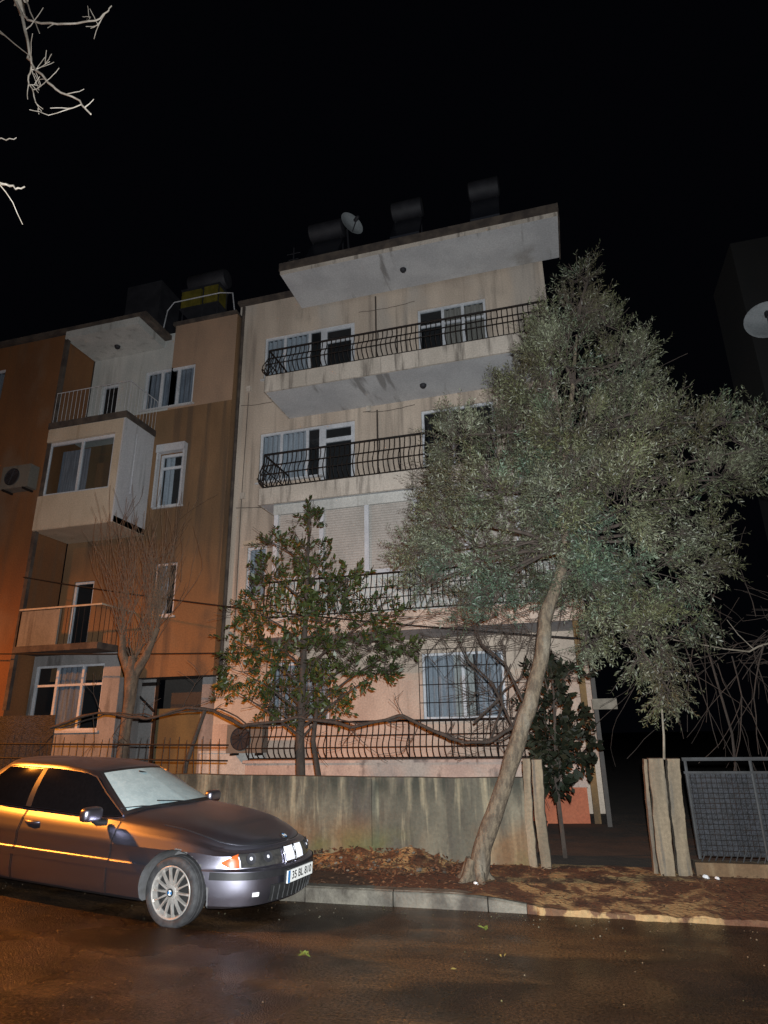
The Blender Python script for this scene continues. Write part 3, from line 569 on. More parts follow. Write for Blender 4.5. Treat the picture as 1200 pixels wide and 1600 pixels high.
# post with board
sp=thing('utility_post','grey post with a short pale cross board beside the dark path','post',(.36,11.7,0)); b=MB(); b.box(.33,.40,11.65,11.72,-.05,3.3); b.build('post_shaft','postdark',sp)
b=MB(); b.box(.31,.70,11.60,11.645,1.90,2.07); b.build('board','postwood',sp)
# litter
for lab,x,y in (('crumpled white paper scrap at the foot of the right gate post',1.12,7.98),('smaller white paper scrap just right of the other scrap by the gate post',1.22,7.95),('small white scrap at the foot of the olive trunk',-1.13,7.3)):
    b=MB(); z=rampz(x,y)+.012; r_=.022 if 'small' in lab else .03
    b.lathe([(.001,-r_*.5),(r_,-r_*.3),(r_*1.2,.1*r_),(r_*.7,r_*.7),(.001,r_*.8)],7,(x,y,z),(.3,.2,1)); tag(b.build('paper_scrap','paper'),lab,'litter')
def sprig(name,label,x,y,n,sz,m):
    o=leafcards(n,lambda:(x+random.gauss(0,sz*.5),y+random.gauss(0,sz*.4),.012+random.random()*.02),sz*1.1,name,m,flat=.5); tag(o,label,'leaf')
sprig('fallen_sprig','bright green fallen sprig lying alone on the wet road in front of the car',-2.16,5.3,10,.05,'green')
sprig('fallen_sprig','faint green sprig on the road near the kerb below the olive tree',-.93,6.28,6,.05,'green')
sprig('fallen_leaf','yellowish fallen leaf on the road below the kerb ramp',-.68,5.6,3,.035,'yellowleaf')
sprig('fallen_leaf','brownish curled leaf on the road left of the yellowish leaf',-1.0,5.25,3,.04,'yellowleaf')
# cables
def cable(label,a,bz,sag,r=.014):
    b=MB(); a,c=V(a),V(bz); b.tube([a.lerp(c,i/24)-V((0,0,sag*4*(i/24)*(1-i/24))) for i in range(25)],r,5); tag(b.build('overhead_cable','cable'),label,'cable')
cable('upper dark cable sagging across both buildings at first floor height',(-12.15,11.9,5.2),(.6,11.0,2.95),.15)
cable('lower dark cable along the orange block above its ground floor windows',(-18,11.7,3.75),(-6.1,11.8,3.15),.05)

# ------------------------------------------------------------------ vegetation
def tree_tubes(mb,start,dirn,length,rad,depth,spread=.5,up=.15,n=5,minr=.003):
    p=V(start); d=V(dirn).normalized(); pts=[p.copy()]; rr=[rad]
    for i in range(n):
        d=(d+V((random.gauss(0,.11),random.gauss(0,.11),random.gauss(0,.09)+up*.3))).normalized(); p=p+d*(length/n); pts.append(p.copy()); rr.append(max(minr,rad*(1-.62*(i+1)/n)))
    mb.tube(pts,rr,5 if rad<.02 else 7,cap=False)
    if depth>0:
        for k in range(random.randint(2,4)):
            i=random.randint(1,n); dd=(d+V((random.gauss(0,spread),random.gauss(0,spread),random.gauss(0,spread*.7)+up))).normalized()
            tree_tubes(mb,pts[i],dd,length*random.uniform(.5,.8),max(minr,rr[i]*.65),depth-1,spread,up,n,minr)
def foliage(name,parent,m,blobs,dens,leaf,tw,outc,per,droop=None,wr=.24,up=.35,fold=.25,stems=None,clump=False):
    """leafy twigs filling the given spheres; leaves are small folded blades in two ranks"""
    P=[];D=[];Lt=[];T=[]
    def grow(cx,cy,cz,r,n,common,tt):
        u=RNG.normal(size=(n,3)); u/=np.linalg.norm(u,axis=1)[:,None]
        rad=r*RNG.random(n)**(.42); p=np.array([cx,cy,cz])+u*rad[:,None]*np.array([1,1.15,1])
        d=u*(.8 if common is None else .3)+RNG.normal(size=(n,3))*(.45 if common is None else .28); od=p-np.array(outc); od/=np.linalg.norm(od,axis=1)[:,None]; d+=od*.5
        if common is not None: d+=common*.8
        d[:,2]+= up if droop is None else np.where(cz<droop,-.55,up)
        d/=np.linalg.norm(d,axis=1)[:,None]; P.append(p);D.append(d);Lt.append(tw*RNG.uniform(.5,1.3,n)); T.append(np.full(n,tt))
    for (cx,cy,cz,r) in blobs:
        n=int(dens*max(r,.2)**1.75)
        if not clump: grow(cx,cy,cz,r,n,None,.5); continue
        grow(cx,cy,cz,r*.9,int(n*.30),None,.30)  # inner leaves tinted darker, shadow inside the crown put into colour
        ns=max(4,int(30*r**1.6)); 
        for k in range(ns):
            u=RNG.normal(size=3); u/=np.linalg.norm(u); c=np.array([cx,cy,cz])+u*r*RNG.uniform(.35,1.02); cm=u*.9+RNG.normal(size=3)*.35
            grow(*c,RNG.uniform(.08,.17),int(n*.70/ns*RNG.uniform(.5,1.5)),cm,RNG.random())
    P=np.concatenate(P);D=np.concatenate(D);Lt=np.concatenate(Lt);T=np.concatenate(T); n=len(P)
    a=np.cross(D,RNG.normal(size=(n,3))); a/=np.linalg.norm(a,axis=1)[:,None]; b=np.cross(D,a)
    K=per; t=np.linspace(.08,1,K)[None,:]*np.ones((n,1))
    base=P[:,None,:]+D[:,None,:]*(t*Lt[:,None])[:,:,None]
    sgn=np.where(np.arange(K)%2==0,1,-1)[None,:,None]; ang=RNG.normal(0,.55,(n,K,1))
    side=(a[:,None,:]*np.cos(ang)+b[:,None,:]*np.sin(ang))*sgn
    ld=side*.85+D[:,None,:]*.75+RNG.normal(0,.22,(n,K,3)); ld/=np.linalg.norm(ld,axis=2)[:,:,None]
    nn=np.cross(ld,RNG.normal(size=(n,K,3))); nn/=np.linalg.norm(nn,axis=2)[:,:,None]; wd=np.cross(ld,nn)
    ll=(leaf*RNG.uniform(.6,1.2,(n,K)))[:,:,None]; w=ll*wr
    v0=base; v2=base+ld*ll; mid=base+ld*ll*.48; v1=mid+wd*w*.5+nn*w*fold; v3=mid-wd*w*.5+nn*w*fold
    vs=np.stack([v0,v1,v2,v3],2).reshape(-1,3); N=n*K
    off=np.array(ORG.get(parent.name)); vs=vs-off
    me=bpy.data.meshes.new(name); me.vertices.add(N*4); me.vertices.foreach_set('co',vs.ravel().astype(np.float32))
    me.loops.add(N*4); me.loops.foreach_set('vertex_index',np.arange(N*4,dtype=np.int32)); me.polygons.add(N)
    me.polygons.foreach_set('loop_start',np.arange(0,N*4,4,dtype=np.int32)); me.polygons.foreach_set('loop_total',np.full(N,4,dtype=np.int32))
    me.update(calc_edges=True); me.materials.append(M[m])
    tint=(T[:,None]*.42+RNG.random(n)[:,None]*.13+RNG.random((n,K))*.45).ravel(); at=me.attributes.new('tint','FLOAT','FACE'); at.data.foreach_set('value',tint.astype(np.float32))
    o=bpy.data.objects.new(name,me); COL.objects.link(o); o.parent=parent; ORG[o.name]=V(off)
    if stems:
        e=P+D*Lt[:,None]
        for i in range(0,n): stems.tube([P[i]-D[i]*.05,e[i]],[.003,.0015],3,cap=False)
    return o
OLIVE=[(0.72,8.0,7.69,0.24),(0.61,7.9,7.11,0.42),(0.22,7.6,6.57,0.38),(1.02,8.2,6.91,0.38),(1.33,8.0,6.26,0.32),(0.34,7.6,6.06,0.62),(0.98,8.1,5.95,0.64),(-0.18,7.4,5.62,0.39),(-1.07,7.5,5.22,0.43),(-0.53,7.9,5.33,0.6),(0.22,7.3,4.94,0.69),(0.98,7.7,4.92,0.69),(1.63,8.2,5.42,0.43),(1.91,8.0,5.01,0.38),(2.27,8.3,5.32,0.25),(2.59,8.2,5.18,0.22),(2.47,8.0,4.76,0.28),(2.0,8.2,4.48,0.47),(2.41,8.4,4.55,0.32),(-1.37,7.8,4.61,0.49),(-0.62,7.3,4.3,0.61),(0.14,7.9,4.25,0.72),(0.81,7.2,3.94,0.64),(1.44,7.8,4.07,0.51),(-1.76,7.5,3.7,0.32),(-1.46,7.7,4.1,0.43),(-0.98,7.6,3.61,0.53),(-0.45,8.2,3.55,0.59),(0.34,7.7,3.36,0.56),(0.93,7.5,3.2,0.57),(1.52,7.9,3.39,0.41),(1.84,8.2,3.75,0.28),(-1.59,7.6,3.3,0.33),(-1.19,7.7,3.01,0.26),(-0.81,7.8,3.05,0.28),(0.52,7.8,2.77,0.38),(0.93,7.6,2.61,0.39),(1.35,7.9,2.77,0.3),(1.05,7.7,2.27,0.26),(1.01,7.7,1.97,0.18),(0.77,7.8,2.29,0.16),(0.02,8.5,3.16,0.33),(0.22,8.1,2.57,0.21)]
TR=[(-1.17,7.5,0.10),(-1.08,7.5,0.4),(-0.98,7.52,0.65),(-0.78,7.55,1.12),(-0.6,7.58,1.54),(-0.46,7.6,1.87),(-0.33,7.62,2.22),(-0.26,7.65,2.5),(-0.21,7.68,2.8),(-0.11,7.7,3.06),(0.02,7.75,3.36),(0.12,7.8,3.65),(0.15,7.8,4.3),(0.27,7.8,5.07),(0.44,7.85,5.9),(0.61,7.9,6.9)]
ot=thing('olive_tree','large grey-green olive tree with a bent leaning trunk, growing from the pavement','tree',(-1.17,7.5,.1))
b=MB(); rad=[.115,.095,.095,.09,.087,.085,.083,.08,.075,.07,.065,.06,.055,.042,.028,.012]
pts=[]; rs=[]
for i in range(len(TR)-1):
    for k in range(4):
        t=k/4; p=V(TR[i]).lerp(V(TR[i+1]),t); q=p+V((noise.noise(p*4),noise.noise(p*4+V((9,0,0))),0))*.02; pts.append(q); rs.append((rad[i]*(1-t)+rad[i+1]*t)*(1+.13*noise.noise(p*6)))
b.tube(pts,rs,12)
for k in range(5): a=2*PI*k/5+.3; b.tube([(-1.15+.05*math.cos(a),7.5+.05*math.sin(a),.32),(-1.17+.13*math.cos(a),7.5+.13*math.sin(a),.16),(-1.18+.24*math.cos(a),7.5+.24*math.sin(a),.10)],[.06,.05,.02],7)
b.build('trunk','bark',ot,smooth=60)
b=MB()
for (cx,cy,cz,r) in OLIVE:      # one limb to every mass of leaves
    c=V((cx,cy,cz)); best=min(TR[11:],key=lambda q:(V(q)-c).length+ (1.2 if q[2]>cz else 0)); s_=V(best)
    mid=s_.lerp(c,.5)+V((random.gauss(0,.1),random.gauss(0,.1),.12)); b.tube([s_,s_.lerp(mid,.5)+V((0,0,.05)),mid,c],[.03,.024,.018,.008],6,cap=False)
    for k in range(5): tree_tubes(b,c.lerp(mid,random.random()*.5),V((random.gauss(0,1),random.gauss(0,1),random.gauss(.2,1))),r*1.0,.008,1,.6,.1,4)
OL2=[(x,y,z,max((r*.95-.05)*(.82 if x>1.5 else 1),.11)) for x,y,z,r in OLIVE]+[(.15,7.15,4.3,.42),(.12,7.3,3.8,.3),(.2,7.2,4.9,.4)]
foliage('crown',ot,'olive',OL2,1080,.053,.25,(.2,7.8,4.4),15,droop=2.5,stems=b,clump=True); b.build('branches','darkbark',ot,smooth=60)
st=thing('plant_stake','thin pale stake rising from the right gate post into the olive leaves','stake',(.91,8.0,1.27)); b=MB(); b.tube([(.905,8.12,1.27),(.93,8.05,1.51),(.95,8.0,1.85),(.97,8.0,2.3)],[.014,.012,.010,.008],6); b.build('stem','postwood',st)

SHRUB=[(-3.84,9.3,4.95,0.23),(-3.84,9.2,4.38,0.36),(-4.5,9.4,4.6,0.27),(-4.49,9.2,4.01,0.35),(-3.8,9.4,3.89,0.46),(-3.1,9.1,3.83,0.33),(-4.69,9.2,3.45,0.41),(-3.94,9.0,3.32,0.47),(-3.36,9.4,3.35,0.48),(-2.68,9.2,3.28,0.35),(-4.99,9.4,2.99,0.39),(-4.23,9.2,2.83,0.47),(-3.41,9.0,2.77,0.45),(-2.81,9.3,2.77,0.4),(-2.27,9.1,2.82,0.22),(-4.86,9.2,2.52,0.34),(-4.41,9.4,2.37,0.44),(-3.58,9.2,2.28,0.42),(-2.92,9.0,2.43,0.29),(-2.59,9.2,2.48,0.22),(-4.4,9.2,2.03,0.27),(-3.93,9.3,1.98,0.29),(-3.34,9.1,1.96,0.22),(-5.12,9.3,2.3,0.18)]
lt=thing('leafy_tree','small dark glossy-leaved tree behind the garden wall in front of the cream block','tree',(-3.92,9.3,.15))
b=MB(); b.tube([(-3.9,9.3,.1),(-3.9,9.3,1.0),(-3.93,9.3,1.6),(-3.9,9.28,2.4),(-3.86,9.25,3.4),(-3.84,9.25,4.4),(-3.84,9.28,5.15)],[.085,.075,.07,.055,.04,.02,.006],8)
b.tube([(-3.78,9.3,.1),(-3.62,9.3,1.0),(-3.7,9.25,1.5),(-3.6,9.2,2.2)],[.05,.045,.04,.02],7); b.build('trunk','darkbark',lt,smooth=60)
b=MB()
for (cx,cy,cz,r) in SHRUB:
    c=V((cx,cy,cz)); s_=V((-3.88,9.27,max(1.5,cz-abs(cx+3.88)*.5-.15))); b.tube([s_,s_.lerp(c,.5)+V((0,0,.04)),c],[.02,.014,.006],5,cap=False)
    for k in range(4): tree_tubes(b,c,V((random.gauss(0,1),random.gauss(0,.8),random.gauss(.3,.8))),r*1.1,.006,1,.5,.1,4)
foliage('crown',lt,'shrubleaf',[(x,y,z,max(.1,r-.09)) for x,y,z,r in SHRUB],250,.10,.22,(-3.9,9.3,2.6),9,wr=.42,up=.2,stems=b); b.build('branches','darkbark',lt,smooth=60)
BUSH=[(-0.33,9.0,2.28,0.17),(-0.05,9.1,2.2,0.17),(-0.2,9.0,1.91,0.22),(-0.46,9.1,1.84,0.17),(0.01,9.0,1.67,0.2),(-0.28,8.9,1.52,0.28),(-0.06,9.0,1.33,0.23),(-0.46,9.1,1.4,0.18),(-0.27,8.9,1.18,0.19),(-0.32,8.9,1.03,0.1),(-.2,8.95,1.35,.25)]
bt=thing('broadleaf_bush','nearly black broad-leaved bush behind the left gate post','bush',(-.28,8.95,.13))
b=MB(); b.tube([(-.28,8.95,.1),(-.3,8.95,.9),(-.25,8.95,1.6),(-.22,9.0,2.3)],[.03,.028,.02,.008],6)
for (cx,cy,cz,r) in BUSH: b.tube([(-.28,8.95,max(.8,cz-.35)),(cx,cy,cz)],[.012,.005],5,cap=False)
foliage('leaves',bt,'bushleaf',BUSH,240,.12,.15,(-.25,8.95,1.5),7,wr=.62,up=.1,stems=b); b.build('stems','darkbark',bt)

pt=thing('pollarded_tree','bare pollarded tree with a fan of thin upright shoots in front of the orange block','tree',(-6.88,9.2,.15))
b=MB(); b.tube([(-6.9,9.2,.1),(-6.88,9.2,1.24),(-6.87,9.2,1.71),(-6.85,9.2,2.2),(-6.86,9.2,2.6),(-6.9,9.2,2.85)],[.11,.09,.085,.095,.12,.055],10)
b.tube([(-6.86,9.2,2.5),(-7.05,9.15,2.9),(-7.1,9.15,3.2)],[.09,.07,.05],7); b.tube([(-6.86,9.2,2.5),(-6.65,9.22,2.85),(-6.5,9.25,3.3)],[.09,.07,.045],7)
b.build('trunk','greybark',pt,smooth=60)
b=MB()
for k in range(70):
    s_=V(random.choice([(-7.05,9.15,3.0),(-7.1,9.15,3.2),(-6.86,9.2,2.75),(-6.6,9.23,2.95),(-6.5,9.25,3.3)])); tx=random.gauss(0,.42)
    tree_tubes(b,s_,V((tx,random.gauss(0,.25),1)),random.uniform(.6,1.75),random.uniform(.004,.008),1 if random.random()<.7 else 2,.3,.35,5,.0028)
b.build('shoots','greybark',pt)
vt=thing('climbing_vine','thick bare vine stem snaking along the terrace railing','vine',(-5.2,8.9,.15))
VN=[(-7.9,8.75,1.75),(-7.1,8.78,1.98),(-6.3,8.8,1.85),(-5.6,8.85,2.0),(-5.18,8.9,1.95),(-4.65,8.9,1.71),(-3.75,8.9,1.83),(-2.98,8.9,1.68),(-2.25,8.9,1.82),(-1.6,8.9,1.5),(-1.1,8.9,1.45),(-0.78,8.9,1.64),(-.62,8.9,1.95)]
b=MB(); sm=[]
for i in range(len(VN)-1):
    for k in range(5):
        p=V(VN[i]).lerp(V(VN[i+1]),.5-.5*math.cos(PI*k/5)); sm.append(p+V((0,noise.noise(p*3)*.05,noise.noise(p*5)*.04)))
b.tube(sm,[.023*(1+.5*noise.noise(p*5)) for p in sm],7); b.tube([p+V((.05,.06,-.05*math.sin(i*.5))) for i,p in enumerate(sm)],0.011,6)
b.tube([(-5.6,8.9,.15),(-5.55,8.9,1.2),(-5.3,8.9,1.95)],[.04,.035,.03],7)
for p in sm[::2]:
    if random.random()<.75: tree_tubes(b,p,V((random.gauss(0,.8),random.gauss(0,.3),random.choice([-.5,.9]))),random.uniform(.2,.6),.007,1,.6,.1,4)
for s_,e_ in (((-1.1,8.9,1.45),(-.75,9.0,2.45)),((-.78,8.9,1.64),(-1.5,9.2,2.9)),((-.62,8.9,1.95),(-1.3,9.3,3.1)),((-1.3,9.0,1.7),(-.6,9.1,2.3))):
    s_=V(s_);e_=V(e_); b.tube([s_,s_.lerp(e_,.4)+V((.06,0,.05)),s_.lerp(e_,.7)-V((.05,0,0)),e_],[.02,.017,.014,.008],6)
    for k in range(6): tree_tubes(b,s_.lerp(e_,random.uniform(.3,1)),V((random.gauss(0,1),random.gauss(0,.3),random.gauss(.4,.8))),random.uniform(.3,.8),.007,2,.6,.1,4)
for k in range(16): tree_tubes(b,(random.uniform(-2.6,-.3),random.uniform(9.0,9.5),random.uniform(2.9,3.25)),V((random.choice([-1,1]),random.gauss(0,.3),random.gauss(-.1,.4))),random.uniform(.4,1.1),.007,2,.6,0,4)
b.build('stem','darkbark',vt,smooth=60)
dv=thing('dry_creeper','tangle of bare hanging creeper stems behind the right fence panel','creeper',(2.3,9.8,.13)); b=MB()
for k in range(18):
    x=random.uniform(1.5,4.0); y=random.uniform(9.3,10.4); z=random.uniform(2.3,3.7); tree_tubes(b,(x,y,z),V((random.gauss(0,.35),random.gauss(0,.2),-1)),random.uniform(.8,2.0),random.uniform(.005,.011),1,.45,-.1,6,.003)
for k in range(30): tree_tubes(b,(random.uniform(2.0,3.4),random.uniform(9.6,10.4),random.uniform(2.4,3.3)),V((random.gauss(0,1),random.gauss(0,.5),random.gauss(0,.6))),random.uniform(.3,.9),.006,1,.7,0,4)
for x in (1.9,2.8,3.7): b.tube([(x,10,.1),(x+.1,9.95,1.5),(x-.05,9.9,2.9),(x+.3,9.9,3.6)],[.018,.016,.013,.008],6)
b.build('stems','darkbark',dv)
db=thing('dry_branch','pale dry branch sticking out right of the olive crown','branch',(1.5,9.3,2.6)); b=MB(); b.tube([(1.25,9.0,2.68),(1.69,9.3,2.62),(1.99,9.4,2.56),(2.29,9.5,2.52),(2.41,9.5,2.58),(2.7,9.5,2.66),(3.6,9.7,2.9)],[.006,.009,.010,.012,.012,.013,.016],6); b.tube([(2.35,9.5,2.55),(2.2,9.5,2.75),(2.1,9.5,2.95)],[.006,.005,.003],5); b.build('stem','postwood',db)
# bare tree whose twigs hang in at the top left, trunk left of the frame beside the camera
NB=[('BR1',[(-6.72,4.6,11.91),(-6.57,4.6,11.5),(-6.35,4.6,11.05),(-6.07,4.6,10.22),(-5.99,4.6,10.01),(-5.64,4.6,9.54),(-5.4,4.6,9.28),(-5.07,4.6,9.02),(-4.87,4.6,8.73)],.02),
('BR2',[(-6.5,4.7,11.31),(-6.27,4.7,11.09),(-5.82,4.7,10.84),(-5.48,4.7,10.71),(-5.17,4.7,10.63),(-5.0,4.7,10.73),(-4.95,4.7,10.82)],.014),
('BR3',[(-6.04,4.6,10.18),(-5.98,4.6,9.89),(-5.99,4.6,9.72),(-5.85,4.6,9.44),(-5.78,4.6,9.25)],.011),
('BR4',[(-6.9,4.5,11.1),(-6.64,4.5,10.81),(-6.42,4.5,10.56),(-5.91,4.5,9.99)],.011),('BR5',[(-6.44,4.65,11.52),(-6.22,4.65,11.06),(-6.04,4.65,10.68)],.01),
('BR6',[(-6.5,4.4,7.95),(-5.91,4.4,7.78),(-5.7,4.4,7.69),(-5.54,4.4,7.57),(-5.42,4.4,7.57)],.018),('BR7',[(-6.5,4.4,8.6),(-6.07,4.4,8.5),(-5.86,4.4,8.42),(-5.71,4.4,8.41)],.01)]
bn=thing('bare_tree','bare pale-twigged tree reaching in at the top left corner','tree',(-4.7,.3,.13)); b=MB(); k_=.52
def nr(p): return V((0,0,1.6))+(V(p)-V((0,0,1.6)))*k_
for nm,l,r_ in NB:
    q0=[nr(p) for p in l]; q=[]
    for a_,c_ in zip(q0[:-1],q0[1:]): q+=[a_.lerp(c_,t_/3)+V((random.gauss(0,.005),random.gauss(0,.005),random.gauss(0,.005)))*(t_>0) for t_ in range(3)]
    q.append(q0[-1]); b.tube(q,[.6*r_*(1-.6*i/(len(q)-1)) for i in range(len(q))],6)
    for i in range(1,len(q)):
        if random.random()<.3: tree_tubes(b,q[i-1].lerp(q[i],random.random()),V((random.gauss(.2,.8),random.gauss(0,.4),random.gauss(-.2,.8))),random.uniform(.06,.26),.0035,1 if random.random()<.4 else 0,.6,.05,4,.002)
for s_,e_ in ((nr(NB[0][1][0]),(-4.5,.7,5.6)),(nr(NB[5][1][0]),(-4.6,.5,4.2)),(nr(NB[6][1][0]),(-4.5,.6,4.8)),(nr(NB[1][1][0]),nr(NB[0][1][1])),(nr(NB[3][1][0]),(-4.4,1.0,6.0)),(nr(NB[4][1][0]),nr(NB[0][1][0]))):
    s_=V(s_);e_=V(e_); b.tube([s_,s_.lerp(e_,.5)+V((0,0,.05)),e_],[.02,.03,.04],6)
b.tube([(-4.5,.7,5.6),(-4.6,.8,7),(-4.4,1.2,8.2)],[.05,.04,.02],6); b.tube([(-4.4,1.0,6.0),(-4.55,.6,5.4)],[.025,.04],6)
b.build('branches','palebark',bn,smooth=60)
b=MB(); b.tube([(-4.7,.3,.1),(-4.68,.32,1.5),(-4.62,.42,3.5),(-4.55,.6,4.8),(-4.5,.7,5.6)],[.16,.13,.11,.085,.05],10); b.build('trunk','greybark',bn,smooth=60)
# ------------------------------------------------------------------ parked car (local axes: x forward, y across from the near side, z up)
yaw=R(6); pit=R(3); SC=.945; CP=V((-3.63,5.70,.005))
car=thing('parked_car','silver grey saloon car parked at the kerb with a pale opaque windscreen','car',CP)
sv=V((math.cos(yaw)*math.cos(pit),-math.sin(yaw)*math.cos(pit),-math.sin(pit))); tv=V((math.sin(yaw),math.cos(yaw),0)); zv=sv.cross(tv)
car.rotation_euler=Matrix((sv,tv,zv)).transposed().to_euler(); car.scale=(SC,)*3; ORG[car.name]=V((0,0,0))
HALF=[(-4.15,0),(-4.13,-.4),(-4.05,-.68),(-3.9,-.80),(-3.5,-.865),(-3.0,-.885),(-2.4,-.895),(-1.6,-.9),(-.8,-.895),(-.3,-.880),(.1,-.845),(.35,-.79),(.55,-.705),(.70,-.58),(.79,-.41),(.84,-.21),(.86,0)]
def cr1(P,u):
    n=len(P)-1; u=max(0,min(n,u)); i=min(int(u),n-1); t=u-i
    p1,p2=V(P[i]),V(P[i+1]); p0=V(P[i-1]) if i>0 else p1*2-p2; p3=V(P[i+2]) if i+2<=n else p2*2-p1
    return .5*((2*p1)+(-p0+p2)*t+(2*p0-5*p1+4*p2-p3)*t*t+(-p0+3*p1-3*p2+p3)*t**3)
def lut(T,x):
    if x<=T[0][0]: return T[0][1]
    for (a,b),(c,d) in zip(T[:-1],T[1:]):
        if x<=c: return b+(d-b)*(x-a)/(c-a)
    return T[-1][1]
LV=[(.17,.07,.12),(.20,.03,.03),(.30,.004,.0),(.42,-.004,0),(.49,0,0),(.503,.010,.02),(.513,.013,.05),(.575,.018,.066),(.64,.010,.09),('m',.058,.105),(None,.112,.15)]
ZT=[(-4.2,.92),(-3.2,.895),(-2,.86),(-.9,.835),(-.06,.775),(.43,.668),(.6,.648),(.9,.64)]
ZC=[(-4.2,.93),(-3.6,.94),(-.6,.935),(-.3,.915),(0,.88),(.2,.85),(.45,.79),(.6,.75),(.72,.70),(.9,.66)]
def outl(u):
    uu=u if u<=16 else 32-u; p=cr1([(a,b,0) for a,b in HALF],uu); w=min(0,p[1])
    return p[0], (w if u<=16 else -w)
def lev(v):
    i=min(int(v),len(LV)-2); t=v-i; return i,t
def Bs(u,v):
    s,w=outl(u); i,t=lev(v)
    def at(k):
        z,ins,no=LV[k]; zt=lut(ZT,s)+(.035*(1-abs(w)/.9) if s>.4 else 0)
        zl=min(.64,.575+(zt-.575)*.45)
        if z is None: z=zt
        elif k==8: z=zl
        elif z=='m': z=zl+(zt-zl)*.62
        f=max(0,min(1,(s-.1)/.7)); f=f*f*(3-2*f); g=max(0,min(1,(-3.4-s)/.7))
        return V((s-no*f+no*.8*g, .9+w*(1-ins/.9), z))
    return at(i).lerp(at(i+1),t)
def Bn(u,v):
    a=Bs(min(u+.02,31.9),v)-Bs(max(u-.02,.1),v); b=Bs(u,min(v+.02,9.99))-Bs(u,max(v-.02,0)); n=a.cross(b); 
    return n.normalized() if n.length>1e-9 else V((1,0,0))
def Dk(u,k):
    p=Bs(u,10); w=p.y-.9; zc=lut(ZC,p.x); kk=k
    return V((p.x-(1-k)*.02*(1 if p.x>.3 else 0), .9+w*k, p.z+(zc-p.z)*(1-k**5)))
N_=160; us=[32*i/N_ for i in range(N_)]; vl=[0,.5,1,1.5,2,2.5,3,3.5,4,4.5,5,5.5,6,6.5,7,7.5,8,8.25,8.5,8.75,9,9.25,9.5,9.75,10]
b=MB(); rows=[[Bs(u,v) for u in us] for v in vl]; rows+=[[Dk(u,k) for u in us] for k in (.985,.965,.93,.88,.8,.68,.5,.25)]
vs=[p for r_ in rows for p in r_]; fs=[(j*N_+i,j*N_+(i+1)%N_,(j+1)*N_+(i+1)%N_,(j+1)*N_+i) for j in range(len(rows)-1) for i in range(N_)]
top=(len(rows)-1)*N_; h=N_//2
fs+=[tuple(top+q%N_ for q in (i,i+1,N_-i-1,N_-i)) if 0<i<h-1 else (top+i,top+i+1,top+N_-i-1) if i==0 else (top+i,top+i+1,top+N_-i) for i in range(h)]
fs.append(tuple(range(N_))[::-1]); b.add(vs,fs)
body=b.build('body',['paint','well'],car)
cut=[]
for ax in (-.03,-3.05):
    for y0,y1 in ((-.25,.40),(1.40,2.05)):
        c=MB(); c.lathe([(.001,0),(.365,0),(.365,y1-y0),(.001,y1-y0)],48,(ax,y0,.285),(0,1,0)); o=c.build('cutter','well'); cut.append(o)
for o in cut:
    o.parent=car
    md=body.modifiers.new('b','BOOLEAN'); md.operation='DIFFERENCE'; md.object=o; md.solver='EXACT'
bpy.context.view_layer.update(); dg=bpy.context.evaluated_depsgraph_get()
nm=bpy.data.meshes.new_from_object(body.evaluated_get(dg)); body.modifiers.clear(); old=body.data; body.data=nm; nm.name='body'
for o in cut: bpy.data.objects.remove(o)
nm.materials.clear(); nm.materials.append(M['paint']); nm.materials.append(M['well'])
for p in nm.polygons:
    c=p.center; mi=0
    for ax in (-.03,-3.05):
        r_=math.hypot(c.x-ax,c.z-.285)
        if r_<.372 and (.05<c.y<1.75) : 
            mi=1
        elif abs(r_-.365)<.012 and (c.y<.05 or c.y>1.75) and abs(p.normal.y)<.3: mi=1
    p.material_index=mi; p.use_smooth=True
nm.set_sharp_from_angle(angle=R(28))
def patch(name,m,f,u0,u1,v0,v1,nu,nv,off,parent=None,nf=None,smooth=40,edge=None,build=True,mb=None):
    b=mb or MB(); vs=[]
    for j in range(nv+1):
        for i in range(nu+1):
            u=u0+(u1-u0)*i/nu; a,c=(v0,v1) if edge is None else edge(u)
            v=a+(c-a)*j/nv; vs.append(f(u,v)+nf(u,v)*off)
    n=nu+1; b.add(vs,[(j*n+i,j*n+i+1,(j+1)*n+i+1,(j+1)*n+i) for j in range(nv) for i in range(nu)])
    if build: return b.build(name,m,parent or car,smooth=smooth)
def us_of(s):      # near side u for a forward station
    lo,hi=3.,15.9
    for _ in range(40):
        mid=(lo+hi)/2
        if outl(mid)[0]<s: lo=mid
        else: hi=mid
    return lo
def bp(name,m,u0,u1,v0,v1,nu,nv,off,parent=None,edge=None,build=True,mb=None): return patch(name,m,Bs,u0,u1,v0,v1,nu,nv,off,parent,Bn,edge=edge,build=build,mb=mb)
